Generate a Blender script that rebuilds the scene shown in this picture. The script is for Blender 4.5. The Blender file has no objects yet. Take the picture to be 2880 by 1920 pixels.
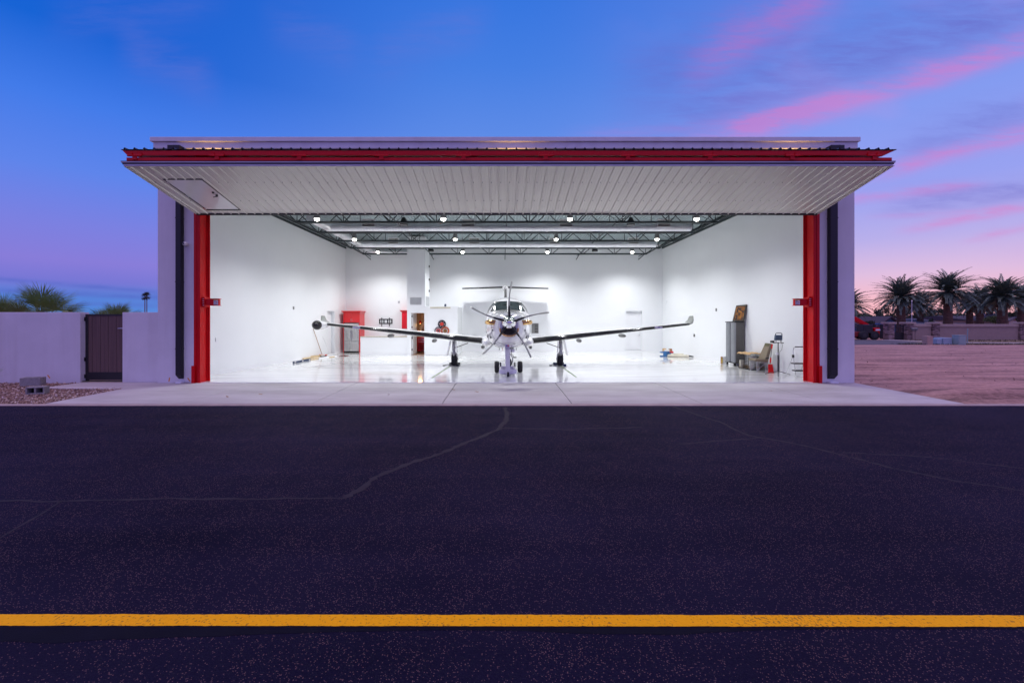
import bpy, bmesh, math, random
from mathutils import Vector, Matrix, Euler
R = random.Random(11)
scene = bpy.context.scene
COL = scene.collection
PI = math.pi
# photo measurements -> metres: focal length in photo pixels, vanishing point, eye height
F, CX, CY, CZ = 1179.0, 1411.0, 897.0, 2.05
def X(px, D): return (px-CX)*D/F
def Z(py, D): return CZ-(py-CY)*D/F
def P(px, py, D): return Vector((X(px, D), D, Z(py, D)))
def G(px, py, z=0.0):
    D = (CZ-z)*F/(py-CY)
    return Vector((X(px, D), D, z))
def lin(c):
    return tuple((v/255/12.92 if v/255 <= .04045 else ((v/255+.055)/1.055)**2.4) for v in c)

# ------------------------------------------------------------------ materials
MATS = {}
def mat(name, col, rough=.5, metal=0., var=0., scale=4., bump=0., bscale=60., coat=0., emit=None, es=0., stretch=None, rvar=0., spec=.5, detail=4.):
    if name in MATS: return MATS[name]
    m = bpy.data.materials.new(name); m.use_nodes = True
    nt = m.node_tree; b = nt.nodes['Principled BSDF']; L = nt.links
    b.inputs['Base Color'].default_value = (*col, 1)
    b.inputs['Roughness'].default_value = rough
    b.inputs['Metallic'].default_value = metal
    b.inputs['Specular IOR Level'].default_value = spec
    if coat: b.inputs['Coat Weight'].default_value = coat; b.inputs['Coat Roughness'].default_value = .05
    if emit: b.inputs['Emission Color'].default_value = (*emit, 1); b.inputs['Emission Strength'].default_value = es
    tc = nt.nodes.new('ShaderNodeTexCoord'); src = tc.outputs['Object']
    if stretch:
        mp = nt.nodes.new('ShaderNodeMapping'); mp.inputs['Scale'].default_value = stretch
        L.new(src, mp.inputs['Vector']); src = mp.outputs['Vector']
    if var or rvar:
        n = nt.nodes.new('ShaderNodeTexNoise'); n.inputs['Scale'].default_value = scale; n.inputs['Detail'].default_value = detail
        n.inputs['Roughness'].default_value = .6
        L.new(src, n.inputs['Vector'])
        if var:
            r = nt.nodes.new('ShaderNodeValToRGB')
            r.color_ramp.elements[0].position = .3; r.color_ramp.elements[1].position = .7
            r.color_ramp.elements[0].color = (*[c*(1-var) for c in col], 1)
            r.color_ramp.elements[1].color = (*[min(1, c*(1+var)) for c in col], 1)
            L.new(n.outputs['Fac'], r.inputs['Fac']); L.new(r.outputs['Color'], b.inputs['Base Color'])
        if rvar:
            mr = nt.nodes.new('ShaderNodeMapRange')
            mr.inputs['To Min'].default_value = max(0, rough-rvar); mr.inputs['To Max'].default_value = rough+rvar
            mr.inputs['From Min'].default_value = .3; mr.inputs['From Max'].default_value = .7
            L.new(n.outputs['Fac'], mr.inputs['Value']); L.new(mr.outputs['Result'], b.inputs['Roughness'])
    if bump:
        n2 = nt.nodes.new('ShaderNodeTexNoise'); n2.inputs['Scale'].default_value = bscale; n2.inputs['Detail'].default_value = 3
        L.new(src, n2.inputs['Vector'])
        bp = nt.nodes.new('ShaderNodeBump'); bp.inputs['Strength'].default_value = bump; bp.inputs['Distance'].default_value = .01
        L.new(n2.outputs['Fac'], bp.inputs['Height']); L.new(bp.outputs['Normal'], b.inputs['Normal'])
    MATS[name] = m
    return m
def nodes(m): return m.node_tree.nodes, m.node_tree.links, m.node_tree.nodes['Principled BSDF']

M = {}
M['stucco'] = mat('white stucco', (.74, .73, .72), .85, var=.045, scale=1.2, bump=.25, bscale=90)
M['paint'] = mat('white wall paint', (.80, .815, .83), .55, var=.015, scale=.7, bump=.04, bscale=120)
M['trim'] = mat('white trim paint', (.80, .81, .83), .4, var=.01)
M['red'] = mat('red steel paint', (.62, .002, .007), .33, var=.05, scale=2, spec=.22)
M['redcab'] = mat('red cabinet lacquer', (.68, .006, .012), .3, var=.03, coat=.3)
M['black'] = mat('black paint', (.012, .012, .014), .4, var=.2)
M['rubber'] = mat('tyre rubber', (.016, .016, .017), .75, var=.25, scale=20, bump=.2, bscale=80)
M['navy'] = mat('dark bronze downspout paint', (.008, .008, .012), .5, var=.2, rvar=.06)
M['steel'] = mat('slate primer steel', (.030, .042, .046), .5, var=.25, scale=6)
M['deck'] = mat('roof deck', (.36, .43, .45), .45, metal=.1, var=.15, scale=2)
M['ceil_lamp'] = mat('lamp lens', (.9, .9, .9), .4, emit=(1, .96, .88), es=22)
M['alu'] = mat('aluminium', (.62, .63, .65), .3, metal=1, var=.08, rvar=.08)
M['chrome'] = mat('polished spinner', (.80, .81, .83), .07, metal=1, rvar=.03)
M['white_gloss'] = mat('white aircraft paint', (.80, .80, .81), .16, var=.02, coat=.6, rvar=.03)
M['boot'] = mat('black rubber boot', (.010, .010, .011), .22, var=.2, rvar=.08)
M['glass'] = mat('dark cockpit glass', (.018, .026, .028), .06, var=.4, scale=2, coat=.5)
M['gold'] = mat('burnished exhaust steel', (.72, .45, .18), .2, metal=1, var=.35, scale=5, rvar=.08)
M['gray'] = mat('grey paint', (.20, .20, .20), .5, var=.06)
M['fairing'] = mat('grey fairing', (.13, .13, .13), .35, var=.15)
M['gearleg'] = mat('gear leg grey', (.42, .42, .43), .35, metal=.4, var=.2, scale=12)
M['tug'] = mat('tug enamel', (.62, .60, .66), .4, var=.05)
M['stainless'] = mat('stainless steel', (.50, .50, .50), .3, metal=.9, var=.1, stretch=(1, 1, .1), scale=8, rvar=.06)
M['cabgray'] = mat('cabinet charcoal', (.085, .083, .078), .45, var=.06)
M['cabsilver'] = mat('cabinet silver door', (.24, .25, .27), .35, metal=.4, var=.06)
M['wood'] = mat('pale lumber', (.60, .45, .26), .6, var=.22, stretch=(8, 1, 8), scale=3)
M['brownwood'] = mat('broom handle wood', (.35, .17, .07), .5, var=.2)
M['tan'] = mat('tan leather', (.20, .155, .10), .5, var=.1, bump=.1)
M['cloth'] = mat('tan cloth', (.55, .36, .18), .9, var=.15, scale=10, bump=.3, bscale=30)
M['canvas'] = mat('cream canvas', (.60, .56, .46), .9, var=.12, bump=.3, bscale=30)
M['darkred'] = mat('dark red mat', (.10, .02, .018), .9, var=.2)
M['blue'] = mat('blue plastic', (.02, .12, .32), .45, var=.1)
M['navyblue'] = mat('dark blue plastic', (.012, .03, .09), .4, var=.1)
M['label'] = mat('printed label', (.75, .74, .72), .5, var=.05)
M['orange'] = mat('orange', (.75, .30, .03), .6, var=.1)
M['yellow'] = mat('yellow label', (.75, .55, .05), .5, var=.1)
M['bronze'] = mat('aged bronze', (.30, .16, .06), .4, metal=.7, var=.3, scale=15)
M['rust'] = mat('rust red metal', (.50, .10, .035), .5, metal=.3, var=.35, scale=15)
M['gunmetal'] = mat('gunmetal', (.055, .052, .05), .4, metal=.6, var=.25, scale=12)
M['block'] = mat('concrete block', (.30, .29, .28), .95, var=.15, scale=14, bump=.6, bscale=70)
M['gatepanel'] = mat('brown composite slats', (.125, .075, .06), .6, var=.22, stretch=(14, 1, .35), scale=2)
M['frond'] = mat('date palm frond', (.11, .165, .115), .6, var=.3, scale=1.5)
M['frondg'] = mat('green palm frond', (.15, .23, .055), .55, var=.3, scale=2)
M['leaf'] = mat('tree leaf', (.040, .062, .030), .6, var=.35, scale=.6)
M['leafl'] = mat('light shrub leaf', (.085, .13, .040), .6, var=.35, scale=.6)
M['bark'] = mat('palm bark', (.12, .075, .05), .95, var=.4, stretch=(1, 1, 2.2), scale=5, bump=1., bscale=7)
M['perim'] = mat('tan stucco', (.36, .27, .22), .9, var=.06, bump=.2)
M['cap'] = mat('tan cap', (.42, .33, .27), .85, var=.08)
M['roofp'] = mat('dark shingle', (.06, .05, .065), .9, var=.2, scale=6, bump=.4, bscale=14)
M['roofg'] = mat('grey shingle', (.13, .13, .16), .9, var=.15, scale=6, bump=.4, bscale=14)
M['housew'] = mat('cream house wall', (.55, .48, .42), .85, var=.05)
M['houseb'] = mat('blue house wall', (.07, .16, .30), .85, var=.05)
M['ubox'] = mat('utility blue grey', (.30, .40, .47), .5, var=.06)
M['ugreen'] = mat('utility green grey', (.27, .38, .36), .5, var=.06)
M['interior_warm'] = mat('tan room paint', (.55, .42, .30), .7, var=.03)
M['bulb'] = mat('warm bulb', (1, .8, .5), .4, emit=(1, .50, .15), es=6)
M['mirror'] = mat('mirror', (.25, .22, .32), .05, metal=1)
M['dirtbits'] = mat('kraft paper scraps', (.30, .20, .11), .9, var=.5, scale=20)
M['greentape'] = mat('green tape', (.13, .22, .06), .6, var=.1)
M['sealer'] = mat('crack sealant', (.030, .026, .036), .85, spec=.15, var=.15, scale=6, bump=.15, bscale=40)
M['patch'] = mat('black seal coat', (.0035, .0035, .011), .85, spec=.15, var=.2, scale=5, bump=.3, bscale=150)

def special_materials():
    # galvanised spiral duct: spiral seams every 12 cm along its axis
    m = mat('spiral duct', (.78, .80, .83), .35, metal=.5, var=.08, scale=3)
    ns, L, b = nodes(m)
    w = ns.new('ShaderNodeTexWave'); w.wave_type = 'BANDS'; w.bands_direction = 'X'; w.inputs['Scale'].default_value = 2.6
    w.inputs['Distortion'].default_value = 0
    tc = ns.new('ShaderNodeTexCoord'); L.new(tc.outputs['Object'], w.inputs['Vector'])
    r = ns.new('ShaderNodeValToRGB'); r.color_ramp.elements[0].position = 0; r.color_ramp.elements[1].position = .12
    L.new(w.outputs['Fac'], r.inputs['Fac'])
    bp = ns.new('ShaderNodeBump'); bp.inputs['Strength'].default_value = .8; bp.inputs['Distance'].default_value = .02
    L.new(r.outputs['Color'], bp.inputs['Height']); L.new(bp.outputs['Normal'], b.inputs['Normal'])
    M['duct'] = m
    # epoxy floor
    m = mat('white epoxy floor', (.76, .76, .755), .10)
    ns, L, b = nodes(m)
    tc = ns.new('ShaderNodeTexCoord')
    mp = ns.new('ShaderNodeMapping'); mp.inputs['Scale'].default_value = (.25, 1.4, 1); L.new(tc.outputs['Object'], mp.inputs['Vector'])
    n = ns.new('ShaderNodeTexNoise'); n.inputs['Scale'].default_value = 1.6; n.inputs['Detail'].default_value = 6; L.new(mp.outputs['Vector'], n.inputs['Vector'])
    mr = ns.new('ShaderNodeMapRange'); mr.inputs['From Min'].default_value = .35; mr.inputs['From Max'].default_value = .7
    mr.inputs['To Min'].default_value = .05; mr.inputs['To Max'].default_value = .16
    L.new(n.outputs['Fac'], mr.inputs['Value']); L.new(mr.outputs['Result'], b.inputs['Roughness'])
    r = ns.new('ShaderNodeValToRGB'); r.color_ramp.elements[0].position = .3; r.color_ramp.elements[0].color = (.71, .705, .69, 1)
    r.color_ramp.elements[1].position = .55; r.color_ramp.elements[1].color = (.83, .83, .825, 1)
    L.new(n.outputs['Fac'], r.inputs['Fac']); L.new(r.outputs['Color'], b.inputs['Base Color'])
    bp = ns.new('ShaderNodeBump'); bp.inputs['Strength'].default_value = .04; bp.inputs['Distance'].default_value = .02
    L.new(n.outputs['Fac'], bp.inputs['Height']); L.new(bp.outputs['Normal'], b.inputs['Normal'])
    b.inputs['Coat Weight'].default_value = .5; b.inputs['Coat Roughness'].default_value = .04
    M['epoxy'] = m
    # asphalt with exposed stones
    m = mat('asphalt', (.03, .03, .03), .8)
    ns, L, b = nodes(m)
    tc = ns.new('ShaderNodeTexCoord')
    big = ns.new('ShaderNodeTexNoise'); big.inputs['Scale'].default_value = .35; big.inputs['Detail'].default_value = 5; L.new(tc.outputs['Object'], big.inputs['Vector'])
    fine = ns.new('ShaderNodeTexNoise'); fine.inputs['Scale'].default_value = 70; fine.inputs['Detail'].default_value = 6; fine.inputs['Roughness'].default_value = .75; L.new(tc.outputs['Object'], fine.inputs['Vector'])
    vo = ns.new('ShaderNodeTexVoronoi'); vo.inputs['Scale'].default_value = 125; L.new(tc.outputs['Object'], vo.inputs['Vector'])
    sx = ns.new('ShaderNodeSeparateColor'); L.new(vo.outputs['Color'], sx.inputs['Color'])
    def mth(op, a, c):
        k = ns.new('ShaderNodeMath'); k.operation = op
        for i, v in enumerate((a, c)):
            if v is None: continue
            if isinstance(v, (int, float)): k.inputs[i].default_value = v
            else: L.new(v, k.inputs[i])
        return k.outputs[0]
    mid = ns.new('ShaderNodeTexNoise'); mid.inputs['Scale'].default_value = 2.2; mid.inputs['Detail'].default_value = 3; L.new(tc.outputs['Object'], mid.inputs['Vector'])
    thr = mth('ADD', mth('MULTIPLY', mid.outputs['Fac'], -.34), 1.04)      # stones show in drifts
    isst = mth('MULTIPLY', mth('GREATER_THAN', sx.outputs[0], thr), mth('LESS_THAN', vo.outputs['Distance'], .42))
    r = ns.new('ShaderNodeValToRGB')
    r.color_ramp.elements[0].position = .32; r.color_ramp.elements[0].color = (.0026, .0024, .0150, 1)
    r.color_ramp.elements[1].position = .75; r.color_ramp.elements[1].color = (.0200, .0165, .0455, 1)
    mp = ns.new('ShaderNodeMapping'); mp.inputs['Scale'].default_value = (.10, 2.2, 1); L.new(tc.outputs['Object'], mp.inputs['Vector'])
    roll = ns.new('ShaderNodeTexNoise'); roll.inputs['Scale'].default_value = 1.0; roll.inputs['Detail'].default_value = 4; L.new(mp.outputs['Vector'], roll.inputs['Vector'])
    tone = mth('ADD', mth('MULTIPLY', big.outputs['Fac'], .55), mth('MULTIPLY', roll.outputs['Fac'], .32))
    L.new(mth('ADD', mth('MULTIPLY', fine.outputs['Fac'], .62), mth('ADD', tone, -.215)), r.inputs['Fac'])
    mx = ns.new('ShaderNodeMixRGB'); mx.inputs['Color2'].default_value = (.22, .125, .12, 1)
    L.new(isst, mx.inputs['Fac']); L.new(r.outputs['Color'], mx.inputs['Color1']); L.new(mx.outputs['Color'], b.inputs['Base Color'])
    hgt = mth('ADD', mth('MULTIPLY', fine.outputs['Fac'], 1.0), mth('MULTIPLY', vo.outputs['Distance'], -.9))
    bp = ns.new('ShaderNodeBump'); bp.inputs['Strength'].default_value = .85; bp.inputs['Distance'].default_value = .012
    L.new(hgt, bp.inputs['Height']); L.new(bp.outputs['Normal'], b.inputs['Normal'])
    b.inputs['Specular IOR Level'].default_value = .12; b.inputs['Roughness'].default_value = .95
    M['asphalt'] = m
    # yellow paint over the same coarse surface, worn through in places
    m = mat('yellow road paint', (.72, .30, .012), .75, spec=.15)
    ns, L, b = nodes(m)
    tc = ns.new('ShaderNodeTexCoord')
    n = ns.new('ShaderNodeTexNoise'); n.inputs['Scale'].default_value = 60; n.inputs['Detail'].default_value = 4; L.new(tc.outputs['Object'], n.inputs['Vector'])
    n2 = ns.new('ShaderNodeTexNoise'); n2.inputs['Scale'].default_value = 1.2; n2.inputs['Detail'].default_value = 3; L.new(tc.outputs['Object'], n2.inputs['Vector'])
    a = ns.new('ShaderNodeMath'); a.operation = 'MULTIPLY_ADD'; a.inputs[1].default_value = .28; L.new(n2.outputs['Fac'], a.inputs[0]); L.new(n.outputs['Fac'], a.inputs[2])
    r = ns.new('ShaderNodeValToRGB'); e = r.color_ramp.elements
    e[0].position = .46; e[0].color = (.42, .20, .02, 1); e[1].position = .56; e[1].color = (.93, .43, .002, 1)
    k = e.new(.9); k.color = (.96, .48, .004, 1)
    L.new(a.outputs[0], r.inputs['Fac']); L.new(r.outputs['Color'], b.inputs['Base Color'])
    bp = ns.new('ShaderNodeBump'); bp.inputs['Strength'].default_value = .5; bp.inputs['Distance'].default_value = .008
    L.new(n.outputs['Fac'], bp.inputs['Height']); L.new(bp.outputs['Normal'], b.inputs['Normal'])
    M['roadyellow'] = m
    # concrete apron
    m = mat('broomed concrete', (.50, .47, .45), .75)
    ns, L, b = nodes(m)
    tc = ns.new('ShaderNodeTexCoord')
    mp = ns.new('ShaderNodeMapping'); mp.inputs['Scale'].default_value = (.5, 1.6, 1); mp.inputs['Rotation'].default_value = (0, 0, .25); L.new(tc.outputs['Object'], mp.inputs['Vector'])
    n = ns.new('ShaderNodeTexNoise'); n.inputs['Scale'].default_value = .9; n.inputs['Detail'].default_value = 8; n.inputs['Roughness'].default_value = .65; L.new(mp.outputs['Vector'], n.inputs['Vector'])
    r = ns.new('ShaderNodeValToRGB'); r.color_ramp.elements[0].position = .3; r.color_ramp.elements[0].color = (.40, .37, .35, 1)
    r.color_ramp.elements[1].position = .65; r.color_ramp.elements[1].color = (.56, .53, .51, 1)
    L.new(n.outputs['Fac'], r.inputs['Fac']); L.new(r.outputs['Color'], b.inputs['Base Color'])
    n2 = ns.new('ShaderNodeTexNoise'); n2.inputs['Scale'].default_value = 120; L.new(tc.outputs['Object'], n2.inputs['Vector'])
    bp = ns.new('ShaderNodeBump'); bp.inputs['Strength'].default_value = .2; bp.inputs['Distance'].default_value = .005
    L.new(n2.outputs['Fac'], bp.inputs['Height']); L.new(bp.outputs['Normal'], b.inputs['Normal'])
    M['concrete'] = m
    # bare dirt with scrape lines along X
    m = mat('bare dirt', (.30, .19, .155), .95)
    ns, L, b = nodes(m)
    tc = ns.new('ShaderNodeTexCoord')
    mp = ns.new('ShaderNodeMapping'); mp.inputs['Scale'].default_value = (.12, 1.5, 1); mp.inputs['Rotation'].default_value = (0, 0, .12); L.new(tc.outputs['Object'], mp.inputs['Vector'])
    n = ns.new('ShaderNodeTexNoise'); n.inputs['Scale'].default_value = 1.1; n.inputs['Detail'].default_value = 9; n.inputs['Roughness'].default_value = .7; L.new(mp.outputs['Vector'], n.inputs['Vector'])
    n2 = ns.new('ShaderNodeTexNoise'); n2.inputs['Scale'].default_value = 7; n2.inputs['Detail'].default_value = 6; n2.inputs['Roughness'].default_value = .7; L.new(tc.outputs['Object'], n2.inputs['Vector'])
    ad = ns.new('ShaderNodeMath'); ad.operation = 'MULTIPLY_ADD'; ad.inputs[1].default_value = .6; L.new(n2.outputs['Fac'], ad.inputs[0]); L.new(n.outputs['Fac'], ad.inputs[2])
    r = ns.new('ShaderNodeValToRGB'); r.color_ramp.elements[0].position = .62; r.color_ramp.elements[0].color = (.165, .088, .070, 1)
    r.color_ramp.elements[1].position = .92; r.color_ramp.elements[1].color = (.54, .32, .255, 1)
    L.new(ad.outputs[0], r.inputs['Fac']); L.new(r.outputs['Color'], b.inputs['Base Color'])
    bp = ns.new('ShaderNodeBump'); bp.inputs['Strength'].default_value = 1; bp.inputs['Distance'].default_value = .07
    L.new(ad.outputs[0], bp.inputs['Height']); L.new(bp.outputs['Normal'], b.inputs['Normal'])
    M['dirt'] = m
    # gravel stones: colour per stone
    m = mat('river gravel', (.33, .22, .17), .85)
    ns, L, b = nodes(m)
    oi = ns.new('ShaderNodeNewGeometry')
    r = ns.new('ShaderNodeValToRGB'); e = r.color_ramp.elements; e[0].color = (.17, .10, .08, 1); e[1].color = (.75, .64, .56, 1)
    k = e.new(.45); k.color = (.36, .22, .16, 1); k = e.new(.75); k.color = (.50, .36, .28, 1)
    L.new(oi.outputs['Random Per Island'], r.inputs['Fac']); L.new(r.outputs['Color'], b.inputs['Base Color'])
    M['gravel'] = m
    # stacked stone for the pillars
    m = mat('stacked stone', (.25, .17, .15), .9)
    ns, L, b = nodes(m)
    tc = ns.new('ShaderNodeTexCoord')
    mp = ns.new('ShaderNodeMapping'); mp.inputs['Scale'].default_value = (3.2, 3.2, 9); L.new(tc.outputs['Object'], mp.inputs['Vector'])
    vo = ns.new('ShaderNodeTexVoronoi'); vo.inputs['Scale'].default_value = 1.0; L.new(mp.outputs['Vector'], vo.inputs['Vector'])
    sx = ns.new('ShaderNodeSeparateColor'); L.new(vo.outputs['Color'], sx.inputs['Color'])
    r = ns.new('ShaderNodeValToRGB'); r.color_ramp.elements[0].color = (.10, .065, .06, 1); r.color_ramp.elements[1].color = (.38, .27, .24, 1)
    L.new(sx.outputs[0], r.inputs['Fac']); L.new(r.outputs['Color'], b.inputs['Base Color'])
    bp = ns.new('ShaderNodeBump'); bp.inputs['Strength'].default_value = 1; bp.inputs['Distance'].default_value = .03; bp.invert = True
    L.new(vo.outputs['Distance'], bp.inputs['Height']); L.new(bp.outputs['Normal'], b.inputs['Normal'])
    M['stone'] = m
    # abstract orange print
    m = mat('abstract print', (.05, .03, .02), .25)
    ns, L, b = nodes(m)
    tc = ns.new('ShaderNodeTexCoord')
    n = ns.new('ShaderNodeTexNoise'); n.inputs['Scale'].default_value = 3.2; n.inputs['Detail'].default_value = 5; n.inputs['Distortion'].default_value = 1.2; L.new(tc.outputs['Object'], n.inputs['Vector'])
    r = ns.new('ShaderNodeValToRGB'); e = r.color_ramp.elements; e[0].position = .42; e[0].color = (.03, .026, .03, 1); e[1].position = .72; e[1].color = (.95, .55, .10, 1)
    k = e.new(.56); k.color = (.35, .13, .02, 1)
    L.new(n.outputs['Fac'], r.inputs['Fac']); L.new(r.outputs['Color'], b.inputs['Base Color'])
    M['print'] = m
    # dry grass ground
    M['grassbase'] = mat('dry turf', (.20, .15, .09), .95, var=.4, scale=3, bump=.8, bscale=25)
m_ = M['stucco']; ns_, L_, b_ = nodes(m_)
tc_ = ns_.new('ShaderNodeTexCoord'); mp_ = ns_.new('ShaderNodeMapping'); mp_.inputs['Scale'].default_value = (2.2, 2.2, .22); L_.new(tc_.outputs['Object'], mp_.inputs['Vector'])
n_ = ns_.new('ShaderNodeTexNoise'); n_.inputs['Scale'].default_value = 1.3; n_.inputs['Detail'].default_value = 6; L_.new(mp_.outputs['Vector'], n_.inputs['Vector'])
r_ = ns_.new('ShaderNodeValToRGB'); r_.color_ramp.elements[0].position = .30; r_.color_ramp.elements[0].color = (.93, .92, .91, 1); r_.color_ramp.elements[1].position = .55; r_.color_ramp.elements[1].color = (1, 1, 1, 1); L_.new(n_.outputs['Fac'], r_.inputs['Fac'])
x_ = ns_.new('ShaderNodeMixRGB'); x_.blend_type = 'MULTIPLY'; x_.inputs['Fac'].default_value = 1
L_.new(b_.inputs['Base Color'].links[0].from_socket, x_.inputs['Color1']); L_.new(r_.outputs['Color'], x_.inputs['Color2']); L_.new(x_.outputs['Color'], b_.inputs['Base Color'])
special_materials()

# ------------------------------------------------------------------ mesh building
OFF = {}
class MB:
    def __init__(s): s.bm = bmesh.new()
    def _v(s, p): return s.bm.verts.new(p)
    def face(s, pts):
        vs = [s._v(p) for p in pts]
        try: return s.bm.faces.new(vs)
        except ValueError: return None
    def box(s, x0, x1, y0, y1, z0, z1, m=None):
        c = [(x, y, z) for x in (x0, x1) for y in (y0, y1) for z in (z0, z1)]
        vs = [s._v((m @ Vector(p)) if m else p) for p in c]
        for f in ((0, 1, 3, 2), (4, 6, 7, 5), (0, 4, 5, 1), (2, 3, 7, 6), (0, 2, 6, 4), (1, 5, 7, 3)):
            s.bm.faces.new([vs[i] for i in f])
        return s
    def cbox(s, c, size, rot=(0, 0, 0)):
        m = Matrix.Translation(Vector(c)) @ Euler(rot).to_matrix().to_4x4()
        a, b, d = [v/2 for v in size]
        return s.box(-a, a, -b, b, -d, d, m)
    def hexa(s, b4, t4):
        vs = [s._v(p) for p in list(b4)+list(t4)]
        for f in ((3, 2, 1, 0), (4, 5, 6, 7), (0, 1, 5, 4), (1, 2, 6, 5), (2, 3, 7, 6), (3, 0, 4, 7)):
            s.bm.faces.new([vs[i] for i in f])
        return s
    def prism(s, poly, ax, a, b):
        def mk(p, h):
            q = list(p); q.insert(ax, h); return q
        A = [s._v(mk(p, a)) for p in poly]; B = [s._v(mk(p, b)) for p in poly]
        n = len(poly)
        s.bm.faces.new(A); s.bm.faces.new(B[::-1])
        for i in range(n): s.bm.faces.new((A[i], B[i], B[(i+1) % n], A[(i+1) % n]))
        return s
    def rings(s, rings, closed=True, cap=True):
        V = [[s._v(p) for p in r] for r in rings]
        for a, b in zip(V, V[1:]):
            n = len(a)
            for i in range(n if closed else n-1):
                j = (i+1) % n
                try: s.bm.faces.new((a[i], a[j], b[j], b[i]))
                except ValueError: pass
        if cap and closed:
            for r in (V[0], V[-1]):
                try: s.bm.faces.new(r)
                except ValueError: pass
        return s
    def path(s, pts, r, seg=8, cap=True):
        pts = [Vector(p) for p in pts]
        n = len(pts)
        rs = r if isinstance(r, (list, tuple)) else [r]*n
        out = []; up = None
        for i, p in enumerate(pts):
            t = (pts[min(i+1, n-1)]-pts[max(i-1, 0)]).normalized()
            if up is None:
                up = Vector((0, 0, 1)) if abs(t.z) < .9 else Vector((0, 1, 0))
            a = t.cross(up).normalized(); b = a.cross(t).normalized(); up = b
            out.append([p+(a*math.cos(2*PI*k/seg)+b*math.sin(2*PI*k/seg))*rs[i] for k in range(seg)])
        return s.rings(out, True, cap)
    def lathe(s, prof, c, axis='Z', seg=24, cap=True):
        c = Vector(c); out = []
        for r, h in prof:
            ring = []
            for k in range(seg):
                u, v = r*math.cos(2*PI*k/seg), r*math.sin(2*PI*k/seg)
                q = {'Z': (u, v, h), 'Y': (u, h, v), 'X': (h, u, v)}[axis]
                ring.append(c+Vector(q))
            out.append(ring)
        return s.rings(out, True, cap)
    def ell(s, c, rad, seg=20, rg=12, m=None):
        c = Vector(c); out = []
        for i in range(rg+1):
            a = -PI/2+PI*i/rg; r = max(.02, math.cos(a))
            ring = [Vector((rad[0]*r*math.cos(2*PI*k/seg), rad[1]*r*math.sin(2*PI*k/seg), rad[2]*math.sin(a))) for k in range(seg)]
            out.append([c+(m @ v if m else v) for v in ring])
        return s.rings(out, True, True)
    def build(s, name, mt, parent=None, smooth=False, bevel=0, seg=2, ang=35, recalc=True):
        if recalc: bmesh.ops.recalc_face_normals(s.bm, faces=s.bm.faces)
        off = OFF.get(parent.name, Vector()) if parent else Vector()
        if off.length: bmesh.ops.translate(s.bm, vec=-off, verts=s.bm.verts)
        me = bpy.data.meshes.new(name); s.bm.to_mesh(me); s.bm.free()
        if smooth:
            for p in me.polygons: p.use_smooth = True
        me.materials.append(M[mt] if isinstance(mt, str) else mt)
        o = bpy.data.objects.new(name, me); COL.objects.link(o)
        if parent: o.parent = parent; OFF[o.name] = off
        if bevel:
            b = o.modifiers.new('bevel', 'BEVEL'); b.width = bevel; b.segments = seg; b.limit_method = 'ANGLE'; b.angle_limit = math.radians(ang)
        if smooth == 'auto':
            me.set_sharp_from_angle(angle=math.radians(40))
        return o
def tag(o, label=None, cat=None, group=None, kind=None):
    if label: o['label'] = label
    if cat: o['category'] = cat
    if group: o['group'] = group
    if kind: o['kind'] = kind
    return o
def thing(name, loc, label, cat, group=None):
    o = bpy.data.objects.new(name, None); COL.objects.link(o); o.location = loc; OFF[o.name] = Vector(loc)
    o.empty_display_size = .2
    return tag(o, label, cat, group)
def dup(root, loc, label=None, rotz=0):
    kids = {}
    for o in scene.objects:
        if o.parent: kids.setdefault(o.parent.name, []).append(o)
    def rec(o, parent):
        c = o.copy(); COL.objects.link(c)
        if parent: c.parent = parent
        for k in kids.get(o.name, []): rec(k, c)
        return c
    c = rec(root, None); c.location = loc; c.rotation_euler = (0, 0, rotz)
    if label: c['label'] = label
    return c
def struct(o): o['kind'] = 'structure'; return o
def B(*a): return MB().box(*a)

# ------------------------------------------------------------------ camera
cam = bpy.data.cameras.new('camera'); co = bpy.data.objects.new('camera', cam); COL.objects.link(co)
co.location = (0, 0, CZ); co.rotation_euler = (PI/2, 0, 0)
cam.sensor_width = 36; cam.lens = F/2880*36
cam.shift_x = (1440-CX)/2880; cam.shift_y = -(960-CY)/2880
cam.clip_end = 3000; cam.clip_start = .05
scene.camera = co

# ------------------------------------------------------------------ ground
def DZ(y): return 6.66+.026*(25.9-y)      # roof deck falls to the back
FZ = .05                      # hangar floor level
YF, YB = 13.25, 25.9          # front and back of the hangar
def XL(y): return -9.64-.06*(YB-y)
def XR(y): return 9.93+.05*(YB-y)
struct(B(-700, 700, -60, 900, -.6, -.03).build('ground', 'dirt'))
struct(B(-90, 90, -25, 9.9, -.3, 0).build('road', 'asphalt'))
struct(B(-90, 90, 9.9, 10.1, -.3, .012).build('kerb', mat('kerb concrete', (.40, .31, .28), .85, var=.15, scale=3, bump=.3), bevel=.01))
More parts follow.
